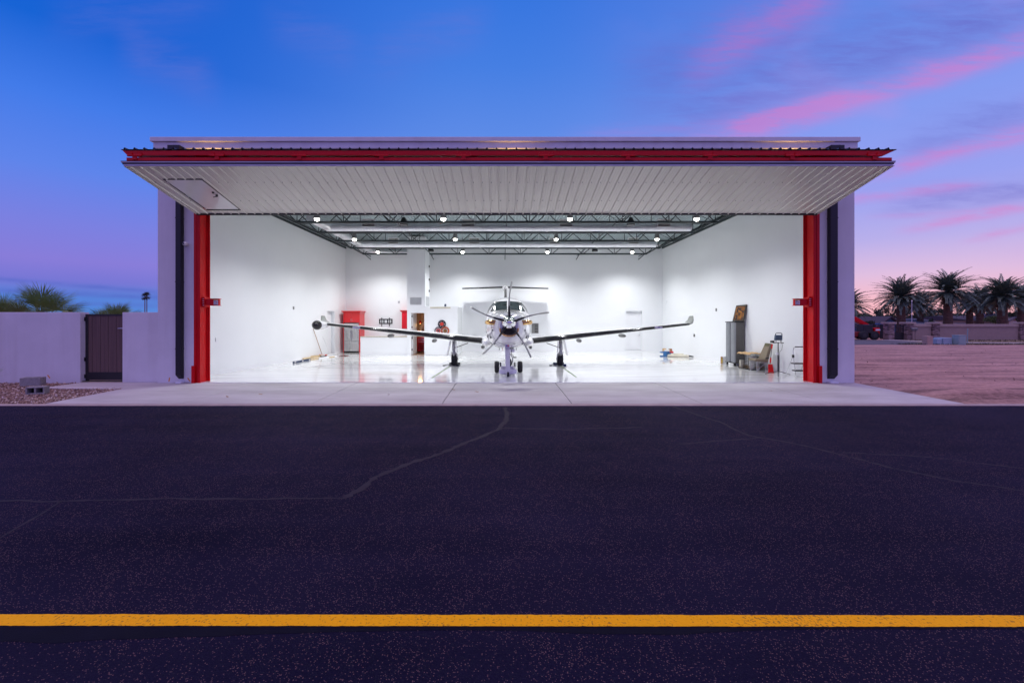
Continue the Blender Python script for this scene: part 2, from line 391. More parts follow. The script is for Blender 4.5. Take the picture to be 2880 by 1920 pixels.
# apron slabs between the joints
jx = [-11.0, -7.72, -4.57, -1.43, 1.69, 4.83, 7.97, 11.15]; jy = [10.1, 11.8, 13.245]
ap = MB()
for a, b in zip(jx, jx[1:]):
    for c, d in zip(jy, jy[1:]):
        z0 = .016+(c-10.1)/3.15*.022; z1 = .016+(d-10.1)/3.15*.022; g = .007
        ap.hexa([(a+g, c+g*.6, -.2), (b-g, c+g*.6, -.2), (b-g, d-g*.6, -.2), (a+g, d-g*.6, -.2)],
                [(a+g, c+g*.6, z0), (b-g, c+g*.6, z0), (b-g, d-g*.6, z1), (a+g, d-g*.6, z1)])
struct(ap.build('apron_pavement', 'concrete', bevel=.006))
struct(B(-10.99, 11.14, 10.11, 13.24, -.25, .0).build('joint_pavement', 'patch'))
for i, (px, py, lb) in enumerate(((640, 1117, 'dry brown leaf on the apron in line with the red jamb'), (734, 1110, 'dry leaf on the apron below the left hangar wall'), (1092, 1111, 'curled tan leaf on the apron below the utility room'), (1276, 1097, 'dry leaf beside the apron joint near the plane'), (1342, 1103, 'dark leaf lying on the cross joint of the apron'), (2168, 1100, 'dark leaf on the apron joint below the chair'), (548, 1088, 'twisted leaf on the apron by the gate side pier'))):
    p = G(px, py, .03); a = R.random()*6; d = Vector((math.cos(a), math.sin(a), 0)); n = Vector((-d.y, d.x, 0)); p.z = .036
    lf_ = MB(); lf_.rings([[p-d*.06+Vector((0, 0, .012)), p-d*.02+n*.022+Vector((0, 0, .004)), p+d*.03+n*.018+Vector((0, 0, .012)), p+d*.07+Vector((0, 0, .03))], [p-d*.06+Vector((0, 0, .012)), p-d*.02-n*.022+Vector((0, 0, .014)), p+d*.03-n*.018+Vector((0, 0, .022)), p+d*.07+Vector((0, 0, .03))]], closed=False)
    tag(lf_.build('dry_leaf', 'brownwood'), lb, 'leaf', 'dry leaves on the apron')
# walkway from the gate to the apron
struct(MB().prism([(-11.02, 12.15), (-11.02, 13.42), (-13.4, 13.42), (-13.5, 12.35)], 2, -.2, .03).build('path', 'concrete', bevel=.008))
# gravel bed
gb = MB().prism([(-11.02, 10.1), (-11.02, 12.15), (-13.5, 12.35), (-13.4, 13.42), (-40, 13.42), (-40, 10.1)], 2, -.3, .0)
struct(gb.build('gravel_bed', mat('gravel base', (.20, .12, .09), .95, var=.4, scale=30, bump=1, bscale=60)))
st = MB()
def in_path(x, y): return x > -13.48 and y > 12.28
n = 0
while n < 6500:
    x = -11.05-(R.random()**1.6)*9; y = 10.12+R.random()*3.25
    if in_path(x, y): continue
    n += 1
    r = .012+.022*R.random()**2; q = Euler((R.random()*6, R.random()*6, R.random()*6)).to_matrix()
    vs = [st._v(Vector((x, y, .006+r*.35))+q @ Vector(v)*r*(.7+.5*R.random())) for v in ((1.2, 0, 0), (-1.2, 0, 0), (0, 1, 0), (0, -1, 0), (0, 0, .7), (0, 0, -.7))]
    for f in ((0, 2, 4), (2, 1, 4), (1, 3, 4), (3, 0, 4), (2, 0, 5), (1, 2, 5), (3, 1, 5), (0, 3, 5)): st.bm.faces.new([vs[i] for i in f])
tag(st.build('gravel', 'gravel'), 'loose reddish brown gravel beside the concrete apron', 'gravel', kind='stuff')
# bare lot to the right of the hangar, with real relief
from mathutils import noise
lot = MB(); gx, gy = 150, 90; rows = []
for j in range(gy+1):
    y = 10.12+(33.4-10.12)*(j/gy)**1.5; row = []
    for i in range(gx+1):
        x = 11.17+60*(i/gx)**1.6
        h = .055*noise.noise((x*.25, y*1.3, 3))+.03*noise.noise((x*1.3, y*3.1, 7))+.012*noise.noise((x*5, y*6, 1))
        h += .16*math.exp(-((x-13.2)/1.5)**2-((y-11.4)/.5)**2)+.07*math.exp(-((x-16.2)/1.6)**2-((y-12.0)/.5)**2)
        e = min(1, (x-11.17)/.5, (y-10.12)/.25, (33.4-y)/.6)
        row.append((x, y, -.005+max(0, e)*(h+.02)))
    rows.append(row)
lot.rings(rows, closed=False)
struct(lot.build('dirt_field', 'dirt', smooth=True))
clod = MB()
for k in range(500):
    x = 11.4+30*R.random()**1.5; y = 10.3+R.random()**1.4*18
    r = .008+.028*R.random()**3; q = Euler((R.random()*6, R.random()*6, R.random()*6)).to_matrix()
    vs = [clod._v(Vector((x, y, .03))+q @ Vector(v)*r*(.7+.5*R.random())) for v in ((1.2, 0, 0), (-1.2, 0, 0), (0, 1, 0), (0, -1, 0), (0, 0, .7), (0, 0, -.7))]
    for f in ((0, 2, 4), (2, 1, 4), (1, 3, 4), (3, 0, 4), (2, 0, 5), (1, 2, 5), (3, 1, 5), (0, 3, 5)): clod.bm.faces.new([vs[i] for i in f])
tag(clod.build('dirt_clods', mat('dirt clod', (.20, .12, .095), .95, var=.3)), 'scattered clods and stones on the bare dirt lot', 'clods', kind='stuff')
# yellow line, seal coat patch, crack sealant, tape
def strip(pts, w, z, name, mt, jit=.0, step=.25):
    pts = [Vector((p[0], p[1], z)) for p in pts]
    fine = []
    for a, b in zip(pts, pts[1:]):
        k = max(1, int((b-a).length/step))
        for i in range(k): fine.append(a.lerp(b, i/k))
    fine.append(pts[-1])
    mb = MB(); L_, R_ = [], []
    for i, p in enumerate(fine):
        t = (fine[min(i+1, len(fine)-1)]-fine[max(0, i-1)]).normalized(); nrm = Vector((-t.y, t.x, 0))
        ww = w/2*(1+jit*(R.random()-.5)); off = nrm*(w*jit*.25*(R.random()-.5))
        L_.append(p+off+nrm*ww); R_.append(p+off-nrm*ww)
    mb.rings([L_, R_], closed=False)
    return struct(mb.build(name, mt))
yl = MB(); A, Bv = [], []
for i in range(1201):
    x = -9+18*i/1200
    A.append((x, 2.905-.0016*x+.004*noise.noise((x*4, 0, 5))+.004*noise.noise((x*23, 0, 5)), .004)); Bv.append((x, 2.797-.0016*x+.004*noise.noise((x*4, 9, 5))+.004*noise.noise((x*23, 9, 5)), .004))
yl.rings([A, Bv], closed=False)
struct(yl.build('road_marking', 'roadyellow'))
pa = MB(); A, Bv = [], []
for i in range(201):
    x = -7+14*i/200
    w = max(.012, .12*math.exp(-((x+3.4)/1.9)**2)+.05*math.exp(-((x-.9)/.7)**2)+.02)
    A.append((x, 2.795-.0016*x, .002)); Bv.append((x, 2.795-w*(1+.25*noise.noise((x*3, 1, 1))), .002))
pa.rings([A, Bv], closed=False)
struct(pa.build('road_patch_strip', 'patch'))
k_ = 1.2245
def wander(pts):
    out = []
    for a, b in zip(pts, pts[1:]):
        k = max(1, int((b-a).length/.16))
        for i in range(k):
            q = a.lerp(b, i/k); out.append(Vector((q.x+.09*noise.noise((q.x*1.7, q.y*1.7, 2)), q.y+.07*noise.noise((q.x*1.9, q.y*1.9, 8)), 0)))
    return out+[pts[-1]]
def crack(v, w): strip(wander([G(x*k_, y*k_) for x, y in v]), w, .003, 'road_crack_line', 'sealer', jit=1.0, step=.05)
crack([(1163, 935), (1163, 966), (1146, 984), (1090, 1009), (1000, 1044), (930, 1069), (870, 1096), (830, 1120), (792, 1143)], .085)
crack([(792, 1143), (700, 1146), (400, 1145), (150, 1150), (-40, 1153)], .035)
crack([(150, 1150), (60, 1200), (-30, 1255)], .025)
crack([(1150, 983), (1300, 986), (1475, 981)], .05)
crack([(1545, 934), (1640, 965), (1720, 1000), (1790, 1012), (1900, 1035), (2050, 1075), (2200, 1105), (2400, 1135)], .055)
crack([(1750, 1006), (1560, 1019)], .04)
crack([(1930, 1038), (2150, 1051), (2400, 1083)], .04)
# ------------------------------------------------------------------ hangar
struct(MB().prism([(XL(YF)+.02, YF), (XR(YF)-.02, YF), (XR(YB), YB+.05), (XL(YB), YB+.05)], 2, -.2, FZ).build('floor', 'epoxy'))
H = thing('hangar', (.15, YF, 0), 'white stucco aircraft hangar with its wide front door folded open', 'hangar')
ZT = 7.46
jl0, jl1, jr0, jr1 = -9.72, -9.44, 9.76, 10.04      # red jamb extents
fw = MB()
fw.box(-10.87, jl0+.02, YF, YF+.3, 0, ZT).box(jr1-.02, 11.15, YF, YF+.3, 0, ZT).box(jl0+.02, jr1-.02, YF+.002, YF+.3, 6.32, ZT)
fw.build('front_wall', 'stucco', H)
dl0, dl1, dlz = X(929, 23.55)*0+23.55, 24.4, 2.5
lw = MB()
def lwall(y0, y1, z0, z1, inset=0.):
    lw.hexa([(-10.87, y0, z0), (XL(y0)-inset, y0, z0), (XL(y1)-inset, y1, z0), (-10.87, y1, z0)], [(-10.87, y0, z1), (XL(y0)-inset, y0, z1), (XL(y1)-inset, y1, z1), (-10.87, y1, z1)])
lwall(YF+.3, dl0, 0, ZT); lwall(dl0, dl1, dlz, ZT); lwall(dl0, dl1, 0, dlz, .22); lwall(dl1, YB+.3, 0, ZT)
lw.build('side_wall', 'paint', H)
rw = MB()
rw.hexa([(XR(YF+.3), YF+.3, 0), (11.15, YF+.3, 0), (11.15, YB+.3, 0), (XR(YB+.3), YB+.3, 0)], [(XR(YF+.3), YF+.3, ZT), (11.15, YF+.3, ZT), (11.15, YB+.3, ZT), (XR(YB+.3), YB+.3, ZT)])
rw.build('side_wall', 'paint', H)
bd0, bd1, bdz = X(1761, YB), X(1806, YB), 2.55
bw = MB()
bw.box(XL(YB), bd0, YB, YB+.3, 0, 6.9).box(bd0, bd1, YB, YB+.3, bdz, 6.9).box(bd0, bd1, YB+.2, YB+.3, 0, bdz).box(bd1, XR(YB), YB, YB+.3, 0, 6.9)
bw.build('back_wall', 'paint', H)
B(-10.8, 11.1, YF+.31, YB+.25, 7.12, 7.25).build('roof', 'roofg', H)
# baseboards
for f, s in ((XL, 1), (XR, -1)):
    o = MB()
    for y0, y1 in (((YF+.32, dl0), (dl1, YB)) if s > 0 else ((YF+.32, YB),)):
        o.hexa([(f(y0), y0, FZ), (f(y0)+s*.015, y0, FZ), (f(y1)+s*.015, y1, FZ), (f(y1), y1, FZ)], [(f(y0), y0, FZ+.14), (f(y0)+s*.015, y0, FZ+.14), (f(y1)+s*.015, y1, FZ+.14), (f(y1), y1, FZ+.14)])
    o.build('baseboard', 'trim', H)
MB().box(-2.4, bd0-.05, YB-.015, YB, FZ, FZ+.14).box(bd1+.05, XR(YB)-.02, YB-.015, YB, FZ, FZ+.14).build('baseboard', 'trim', H)
# cornice
cp = MB(); cp.box(-11.02, 11.24, YF-.13, YF+.45, 7.61, 7.75); cp.build('coping', 'stucco', H, bevel=.012)
cp = MB(); cp.box(-10.95, 11.19, YF-.08, YF+.44, 7.41, 7.61); cp.build('fascia', 'stucco', H, bevel=.01)
cp = MB(); cp.box(-10.90, 11.17, YF-.03, YF+.43, 7.33, 7.41); cp.build('cornice_lip', 'stucco', H, bevel=.008)
cp = MB(); cp.box(-11.02, -10.6, YF+.45, YB+.4, 7.47, 7.75).box(10.85, 11.24, YF+.45, YB+.4, 7.47, 7.75).box(-11.02, 11.24, YB+.4, YB+.7, 7.0, 7.75); cp.build('parapet', 'stucco', H)
# corrugated deck, ribs along Y
dk = MB(); prof = []; x = -10.5
while x < 10.6:
    prof += [(x, 0), (x+.06, 0), (x+.08, .05), (x+.13, .05)]; x += .15
dk.rings([[(a, YF+.32, b+DZ(YF)) for a, b in prof], [(a, YB, b+DZ(YB)) for a, b in prof]], closed=False)
dk.build('ceiling_deck', 'deck', H)
JX0, JX1, JZ = -8.17, 8.53, Z(716, 24.7)
JY = [14.6, 16.63, 18.6, 20.6, 22.66, 24.7]
for y in JY:
    j = MB()
    j.box(JX0, JX1, y-.075, y-.008, JZ, JZ+.075).box(JX0, JX1, y+.008, y+.055, JZ, JZ+.075)
    a, b = XL(y)+.02, XR(y)-.02
    zt = DZ(y)-.02
    j.box(a, b, y-.055, y-.008, zt-.06, zt).box(a, b, y+.008, y+.055, zt-.06, zt)
    nb = 9; pt = (JX1-JX0)/nb
    for i in range(nb+1):
        xx = JX0+.05+i*(JX1-JX0-.1)/nb
        j.path([(xx, y, JZ+.03), (xx, y, zt-.05)], .018, 5)
        for s in (-1, 1):
            xe = xx+s*pt/2
            xe = max(a+.1, min(b-.1, xe))
            j.path([(xx, y, JZ+.03), (xe, y, zt-.05)], .022, 5)
    j.path([(JX0, y, JZ+.03), (a+.15, y, zt-.05)], .025, 5); j.path([(JX1, y, JZ+.03), (b-.15, y, zt-.05)], .025, 5)
    j.build('joist', 'steel', H)
br = MB()
for xx in (JX0+.08, -4.2, 0.2, 4.6, JX1-.08):
    br.box(xx-.018, xx+.018, YF+.35, YB-.02 if xx in (JX0+.08, JX1-.08) else 25.6, JZ+.052, JZ+.082)
    br.path([(xx, 24.75, JZ+.04), (xx, YB-.01, JZ-.12)], .025, 5)
    for y0, y1 in zip(JY, JY[1:]): br.path([(xx, y0, JZ+.06), (xx, y1, DZ(y1)-.06)], .014, 4)
br.build('bridging', 'steel', H)
for f, s in ((XL, 1), (XR, -1)):
    lg = MB()
    for z0, d in ((-.13, .10), (-.28, .04)):
        p, q = DZ(YF)+z0, DZ(YB)+z0
        lg.hexa([(f(YF+.35), YF+.35, p), (f(YF+.35)+s*d, YF+.35, p), (f(YB)+s*d, YB-.01, q), (f(YB), YB-.01, q)],
                [(f(YF+.35), YF+.35, p+.10), (f(YF+.35)+s*d, YF+.35, p+.10), (f(YB)+s*d, YB-.01, q+.10), (f(YB), YB-.01, q+.10)])
    lg.build('ledger', 'steel', H)
# doors set in the walls
def leaf_door(name_parent, pts):
    pass
d = B(bd0+.06, bd1-.06, YB+.155, YB+.198, FZ+.09, 2.32).build('door', 'trim', H, bevel=.006)
MB().box(bd0+.001, bd0+.06, YB+.13, YB+.199, FZ, 2.38).box(bd1-.06, bd1-.001, YB+.13, YB+.199, FZ, 2.38).box(bd0+.06, bd1-.06, YB+.13, YB+.199, 2.322, 2.38).build('frame', 'trim', d)
MB().lathe([(.03, 0), (.035, -.03), (.03, -.05)], (bd1-.14, YB+.155, 1.05), 'Y', 12).build('handle', 'alu', d)
MB().lathe([(.03, 0), (.03, -.03)], (bd1-.14, YB+.155, 1.5), 'Y', 12).build('deadbolt', 'alu', d)
B(bd0-.03, bd1+.03, YB-.02, YB+.12, FZ, FZ+.08).build('threshold', 'trim', H)
xa = XL(24)-.2
d = MB().hexa([(XL(dl0)-.215, dl0+.06, FZ+.02), (XL(dl0)-.17, dl0+.06, FZ+.02), (XL(dl1)-.17, dl1-.06, FZ+.02), (XL(dl1)-.215, dl1-.06, FZ+.02)],
              [(XL(dl0)-.215, dl0+.06, 2.3), (XL(dl0)-.17, dl0+.06, 2.3), (XL(dl1)-.17, dl1-.06, 2.3), (XL(dl1)-.215, dl1-.06, 2.3)]).build('door', 'trim', H)
B(XL(dl0)-.165, XL(dl0)-.09, dl0+.1, dl0+.16, 1.02, 1.08).build('handle', 'gunmetal', d); B(XL(dl0)-.165, XL(dl0)-.10, dl0+.1, dl0+.16, 1.32, 1.38).build('deadbolt', 'gunmetal', d)

# red jambs
def jamb(s, x0, x1):
    # s=+1 left jamb (faces +X), -1 right jamb
    xo, xi = (x0, x1) if s > 0 else (x1, x0)
    o = MB()
    def bx(a, b, y0, y1, z0=.03, z1=6.3): o.box(min(xo+s*a, xo+s*b), max(xo+s*a, xo+s*b), y0, y1, z0, z1)
    bx(0, .095, YF-.02, YF+.05); bx(.115, .175, YF-.03, YF+.05); bx(.095, .115, YF+.02, YF+.05)
    bx(.175, .205, YF-.03, YF+.34)              # web facing the opening
    bx(.205, .275, YF+.30, YF+.34); bx(.205, .235, YF+.27, YF+.30)
    j = o.build('door_jamb', 'red', H, bevel=.006)
    o = MB(); o.box(min(xo-s*.03, xo+s*.07), max(xo-s*.03, xo+s*.07), YF-.09, YF-.022, .03, .58); o.build('foot_guard', 'red', j, bevel=.006)
    zc = Z(849, YF)
    o = MB()
    o.box(min(xo+s*.207, xo+s*.29), max(xo+s*.207, xo+s*.29), YF+.05, YF+.25, zc-.16, zc+.16)
    o.box(min(xo+s*.29, xo+s*.70), max(xo+s*.29, xo+s*.70), YF+.10, YF+.20, zc-.10, zc+.10)
    o.box(min(xo+s*.42, xo+s*.72), max(xo+s*.42, xo+s*.72), YF+.08, YF+.22, zc+.10, zc+.115).box(min(xo+s*.42, xo+s*.72), max(xo+s*.42, xo+s*.72), YF+.08, YF+.22, zc-.115, zc-.10)
    o.build('latch_bracket', 'red', j, bevel=.005)
    a, b = xo+s*.55, xo+s*.69
    o = MB().box(min(a, b), max(a, b), YF+.094, YF+.098, zc-.085, zc+.085); o.build('warning_label', 'label', j)
    o = MB().box(min(a, b), max(a, b), YF+.090, YF+.093, zc+.055, zc+.083); o.build('warning_header', 'orange', j)
    o = MB()
    for i in range(4): o.box(min(a, b)+.012, min(a, b)+.07, YF+.090, YF+.093, zc+.035-i*.018, zc+.041-i*.018)
    o.box(min(a, b)+.012, max(a, b)-.03, YF+.090, YF+.093, zc-.072, zc-.058)
    o.build('printed_lines', 'gunmetal', j)
    o = MB().cbox((max(a, b)-.045, YF+.091, zc-.005), (.03, .003, .03), (0, PI/4, 0)); o.build('warning_sign', 'red', j)
    for i in range(3):
        for kz in (-.10, -.035, .035, .10):
            MB().lathe([(.012, 0), (.012, -.012)], (xo+s*(.225+.022*i), YF+.05, zc+kz), 'Y', 6).build('bolt', 'alu', j)
jamb(1, jl0, jl1); jamb(-1, jr0, jr1)

# downspouts
def downspout(x0, x1, head0, head1, label):
    t = thing('downspout', ((x0+x1)/2, YF-.1, .1), label, 'downspout', 'rainwater downspouts on the hangar front')
    o = MB().hexa([(x0, YF-.145, .30), (x1, YF-.145, .30), (x1, YF-.003, .16), (x0, YF-.003, .16)], [(x0, YF-.145, 6.95), (x1, YF-.145, 6.95), (x1, YF-.003, 6.95), (x0, YF-.003, 6.95)])
    o.build('pipe', 'navy', t, bevel=.008)
    B(head0, head1, YF-.3, YF-.003, 6.95, 7.43).build('leader_head', 'navy', t, bevel=.01)
    B(x0+.0, x1+.02, YF-.15, YF-.006, .04, .085).build('splash_block', 'trim', t, bevel=.006)
    for z in (1.1, 3.2, 5.2): B(x0-.006, x1+.006, YF-.15, YF-.004, z, z+.03).build('strap', 'navy', t)
downspout(X(489, 13.05), X(504, 13.05), X(470, 12.95), X(504, 12.95), 'black rainwater downspout on the pier beside the wooden gate')
downspout(X(2340, 13.05), X(2361, 13.05), X(2338, 12.95), X(2376, 12.95), 'black rainwater downspout on the pier beside the dirt lot')

# security camera
c = P(518, 685, YF-.1)
t = thing('security_camera', c, 'small white dome security camera on the left hangar pier', 'camera')
MB().lathe([(.06, .0), (.06, .03)], (c.x, YF-.033, c.z), 'Y', 16).build('mount', 'trim', t, True)
MB().ell((c.x+.05, YF-.12, c.z-.01), (.07, .09, .06)).build('housing', 'trim', t, True)
MB().ell((c.x+.05, YF-.205, c.z-.01), (.03, .02, .03), 10, 6).build('lens', 'glass', t, True)
# orange tape marks
for (px, py, rot) in ((476, 1067, .2), (531, 1067, -.6), (137, 1061, -.65)):
    p = P(px, py, YF-.002)
    y_ = YF-.003 if px > 430 else 13.447
    tag(MB().cbox((X(px, y_), y_, p.z), (.035, .002, .13), (0, rot, 0)).build('tape_strip', 'orange'),
        {476: 'upright orange tape strip low on the pier left of the downspout', 531: 'tilted orange tape strip low on the pier beside the red jamb', 137: 'orange tape strip low on the garden wall above the blocks'}[px], 'tape', 'orange tape strips')

# warm uplights on the facade behind the raised door (their glow shows on the cornice)
for px, lb in ((598, 'left'), (1440, 'centre'), (2222, 'right')):
    x = X(px, YF)
    t = thing('wall_light', (x, YF-.1, 6.63), {'left': 'warm wall light hidden behind the raised door, beside the gate end', 'centre': 'warm wall light hidden behind the raised door, over the airplane', 'right': 'warm wall light hidden behind the raised door, beside the dirt lot end'}[lb], 'light', 'warm wall lights under the cornice')
    B(x-.1, x+.1, YF-.12, YF-.003, 6.55, 6.65).build('housing', 'black', t)
    MB().lathe([(.04, 0), (.045, .012)], (x, YF-.07, 6.651), 'Z', 12).build('lens', 'bulb', t)
    li = bpy.data.lights.new('uplight', 'SPOT'); li.energy = 36; li.color = (1, .55, .18); li.spot_size = math.radians(150); li.spot_blend = .8; li.shadow_soft_size = .04
    lo = bpy.data.objects.new('uplight', li); COL.objects.link(lo); lo.parent = t; lo.location = (0, -.02, .06); lo.rotation_euler = (PI-.15, 0, 0)

# ------------------------------------------------------------------ folding hangar door
DX0, DX1 = -9.58, 9.91
dF, dR = 10.66, 13.18
zF, zR = 5.95, 5.36
T = thing('folding_door', (.17, dF, 5.9), 'huge bifold hangar door folded up into a ribbed canopy', 'hangar door')
def leafpt(t, dz=0): return (dF+(dR-dF)*t, zF+(zR-zF)*t+dz)
ep0, ep1, et0, et1 = -9.1, -8.05, .235, .905       # entry door opening in the leaf
def rib_profile(x0, x1, pitch=.2475, rib=.03):
    pr = [(x0, 0)]; x = x0+.1
    while x < x1-.08:
        pr += [(x-.028, 0), (x-.012, -rib), (x+.012, -rib), (x+.028, 0), (x+.085, 0), (x+.093, -.004), (x+.103, -.004), (x+.111, 0), (x+.150, 0), (x+.158, -.004), (x+.168, -.004), (x+.176, 0)]
        x += pitch
    pr.append((x1, 0)); return pr
M['doorpan'] = mat('ribbed door sheet', (.68, .65, .60), .36, metal=.15, var=.03, scale=.6)
lf = MB()
pr = rib_profile(DX0, DX1)
def sheet(mb, prof, t0, t1):
    a, b = leafpt(t0), leafpt(t1)
    mb.rings([[(x, a[0], a[1]+h) for x, h in prof], [(x, b[0], b[1]+h) for x, h in prof]], closed=False)
left = [p for p in pr if p[0] <= ep0]; midp = [p for p in pr if ep0 < p[0] < ep1]; right = [p for p in pr if p[0] >= ep1]
left.append((ep0, 0)); right.insert(0, (ep1, 0)); midp = [(ep0, 0)]+midp+[(ep1, 0)]
sheet(lf, left, 0, 1); sheet(lf, right, 0, 1); sheet(lf, midp, 0, et0); sheet(lf, midp, et1, 1)
LL = lf.build('lower_leaf', 'doorpan', T)
# screws
sc = MB()
x = DX0+.1
while x < DX1-.1:
    for t_ in (.30, .68):
        if not (ep0-.05 < x < ep1+.1):
            y, z = leafpt(t_, -.006); sc.lathe([(.011, .006), (.011, -.008)], (x+.045, y, z), 'Z', 6)
    x += .2475
sc.build('screws', 'gunmetal', LL)
fr = MB()          # steel frame behind the sheet
for t_ in (.02, .34, .66, .98):
    y, z = leafpt(t_, .07); fr.box(DX0, DX1, y-.03, y+.03, z-.05, z+.05)
xx = DX0+.05
while xx < DX1:
    a, b = leafpt(0.02, .07), leafpt(.98, .07); fr.path([(xx, a[0], a[1]), (xx, b[0], b[1])], .03, 4); xx += 2.43
fr.build('leaf_frame', 'gunmetal', LL)
ys, zs = leafpt(1)
B(DX0-.01, DX1+.01, ys-.02, ys+.05, zs-.045, zs+.05).build('bottom_seal', 'black', LL, bevel=.01)
ed = MB()
for x_ in (DX0-.02, DX1):
    a, b = leafpt(0), leafpt(1); ed.hexa([(x_, a[0], a[1]-.03), (x_+.02, a[0], a[1]-.03), (x_+.02, b[0], b[1]-.03), (x_, b[0], b[1]-.03)], [(x_, a[0], a[1]+.10), (x_+.02, a[0], a[1]+.10), (x_+.02, b[0], b[1]+.10), (x_, b[0], b[1]+.10)])
ed.build('edge_trim', 'doorpan', LL)
# front lip below the hinge line
lp = MB().box(DX0-.01, DX1+.01, dF-.03, dF+.02, 5.925, 5.975).box(DX0-.06, DX1+.06, dF-.05, dF+.02, 6.005, 6.035)
lp.build('lip_trim', mat('door trim', (.42, .40, .44), .35, metal=.3, var=.05), T, bevel=.004)
MB().box(DX0-.05, DX1+.05, dF-.02, dF+.02, 5.975, 6.005).box(DX0-.07, DX1+.07, dF-.045, dF+.02, 6.035, 6.052).build('lip_gasket', 'black', T)
B(DX0+.08, DX1-.03, dF-.05, dF+.05, 6.054, 6.135).build('lower_beam', 'red', T, bevel=.006)
ub = MB().hexa([(DX0+.10, dF-.05, 6.19), (DX1-.22, dF-.05, 6.19), (DX1-.22, dF+.05, 6.19), (DX0+.10, dF+.05, 6.19)],
               [(DX0-.02, dF-.05, 6.31), (DX1+.03, dF-.05, 6.31), (DX1+.03, dF+.05, 6.31), (DX0-.02, dF+.05, 6.31)])
UB = ub.build('upper_beam', 'red', T, bevel=.006)
nh = 10
for i in range(nh):
    x = X(386, dF)+(X(2455, dF)-X(386, dF))*i/(nh-1)
    h = MB()
    h.box(x-.19, x-.07, dF-.075, dF-.048, 6.155, 6.235).box(x+.05, x+.17, dF-.075, dF-.048, 6.155, 6.235)
    h.box(x-.065, x+.045, dF-.072, dF-.048, 6.075, 6.19)
    h.path([(x-.19, dF-.075, 6.17), (x+.17, dF-.075, 6.17)], .014, 8)
    for q in (-.17, -.09, .07, .15): h.path([(x+q, dF-.078, 6.235), (x+q, dF-.05, 6.26)], .008, 5)
    h.build('hinge', 'red', T)
# upper leaf
ul = MB()
prof = [(x, -h) for x, h in rib_profile(DX0-.05, DX1+.08, .2475, .045)]
ul.rings([[(x, dF-.07, 6.335+h) for x, h in prof], [(x, dR, 6.36+h) for x, h in prof]], closed=False)
ul.rings([[(x, dF-.07, 6.325+h) for x, h in prof], [(x, dR, 6.35+h) for x, h in prof]], closed=False)
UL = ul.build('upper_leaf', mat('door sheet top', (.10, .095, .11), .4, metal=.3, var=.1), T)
u2 = MB()
for y_ in (11.3, 12.1, 12.9): u2.box(DX0+.05, DX1-.05, y_-.03, y_+.03, 6.23, 6.32)
u2.build('leaf_frame', 'gunmetal', UL)
# entry door in the lower leaf
def lbox(x0, x1, t0, t1, d0, d1):
    a, b = leafpt(t0), leafpt(t1)
    return MB().hexa([(x0, a[0], a[1]+d0), (x1, a[0], a[1]+d0), (x1, b[0], b[1]+d0), (x0, b[0], b[1]+d0)], [(x0, a[0], a[1]+d1), (x1, a[0], a[1]+d1), (x1, b[0], b[1]+d1), (x0, b[0], b[1]+d1)])
E = lbox(ep0+.03, ep1-.02, et0+.012, et1-.025, -.012, .03).build('entry_door', mat('entry door paint', (.84, .82, .82), .14, var=.02, coat=.5), T, bevel=.006)
f = MB()
for a in ((ep0, ep0+.025, et0, et1), (ep1-.015, ep1, et0, et1), (ep0+.025, ep1-.015, et0, et0+.01), (ep0+.025, ep1-.015, et1-.022, et1)):
    q, w = leafpt(a[2]), leafpt(a[3])
    f.hexa([(a[0], q[0], q[1]-.02), (a[1], q[0], q[1]-.02), (a[1], w[0], w[1]-.02), (a[0], w[0], w[1]-.02)], [(a[0], q[0], q[1]+.05), (a[1], q[0], q[1]+.05), (a[1], w[0], w[1]+.05), (a[0], w[0], w[1]+.05)])
f.build('door_frame', 'gunmetal', E)
for t_ in (.29, .57, .85):
    y, z = leafpt(t_, -.025); MB().cbox((ep0+.03, y, z), (.05, .11, .02), (-.23, 0, 0)).build('hinge', 'alu', E)
y, z = leafpt(.545, -.04); h = MB().lathe([(.03, .03), (.03, -.03)], (ep1-.13, y, z), 'Z', 12); h.path([(ep1-.13, y, z-.03), (ep1-.24, y+.02, z-.04)], .012, 6); h.build('handle', 'gunmetal', E)
y, z = leafpt(.49, -.03); MB().lathe([(.03, .02), (.028, -.02)], (ep1-.14, y, z), 'Z', 12).build('deadbolt', 'gunmetal', E)

# ------------------------------------------------------------------ ceiling equipment
rowY = [15.9, 19.95, 23.75]; rown = ['in the row nearest the open door', 'in the middle row', 'in the row nearest the back wall']
coln = ['leftmost', 'second from left', 'second from right', 'rightmost']
proto = None
lz = 5.80
for r_, y in enumerate(rowY):
    for c_ in range(4):
        x = -7.01+4.8*c_; lab = 'lit round high bay lamp, %s %s' % (coln[c_], rown[r_])
        if proto is None:
            proto = thing('high_bay_light', (x, y, lz), lab, 'ceiling light', 'high bay lamps under the hangar roof')
            MB().lathe([(.02, .30), (.09, .29), (.11, .20), (.11, .14), (.115, .06), (.09, .055)], (x, y, lz), 'Z', 20).build('housing', 'gray', proto, smooth='auto')
            MB().lathe([(.09, .055), (.086, .02), (.07, -.012), (.04, -.03), (.01, -.038)], (x, y, lz), 'Z', 20).build('lens', 'ceil_lamp', proto, True)
            MB().path([(x, y, lz+.28), (x, y, 6.70)], .012, 6).build('hanger_rod', 'gunmetal', proto)
            li = bpy.data.lights.new('high_bay_beam', 'SPOT'); li.energy = 540; li.color = (.97, .985, 1)
            li.spot_size = math.radians(146); li.spot_blend = .9; li.shadow_soft_size = .16
            lo = bpy.data.objects.new('high_bay_beam', li); COL.objects.link(lo); lo.parent = proto; lo.location = (0, 0, -.12)
        else: dup(proto, (x, y, lz), lab)
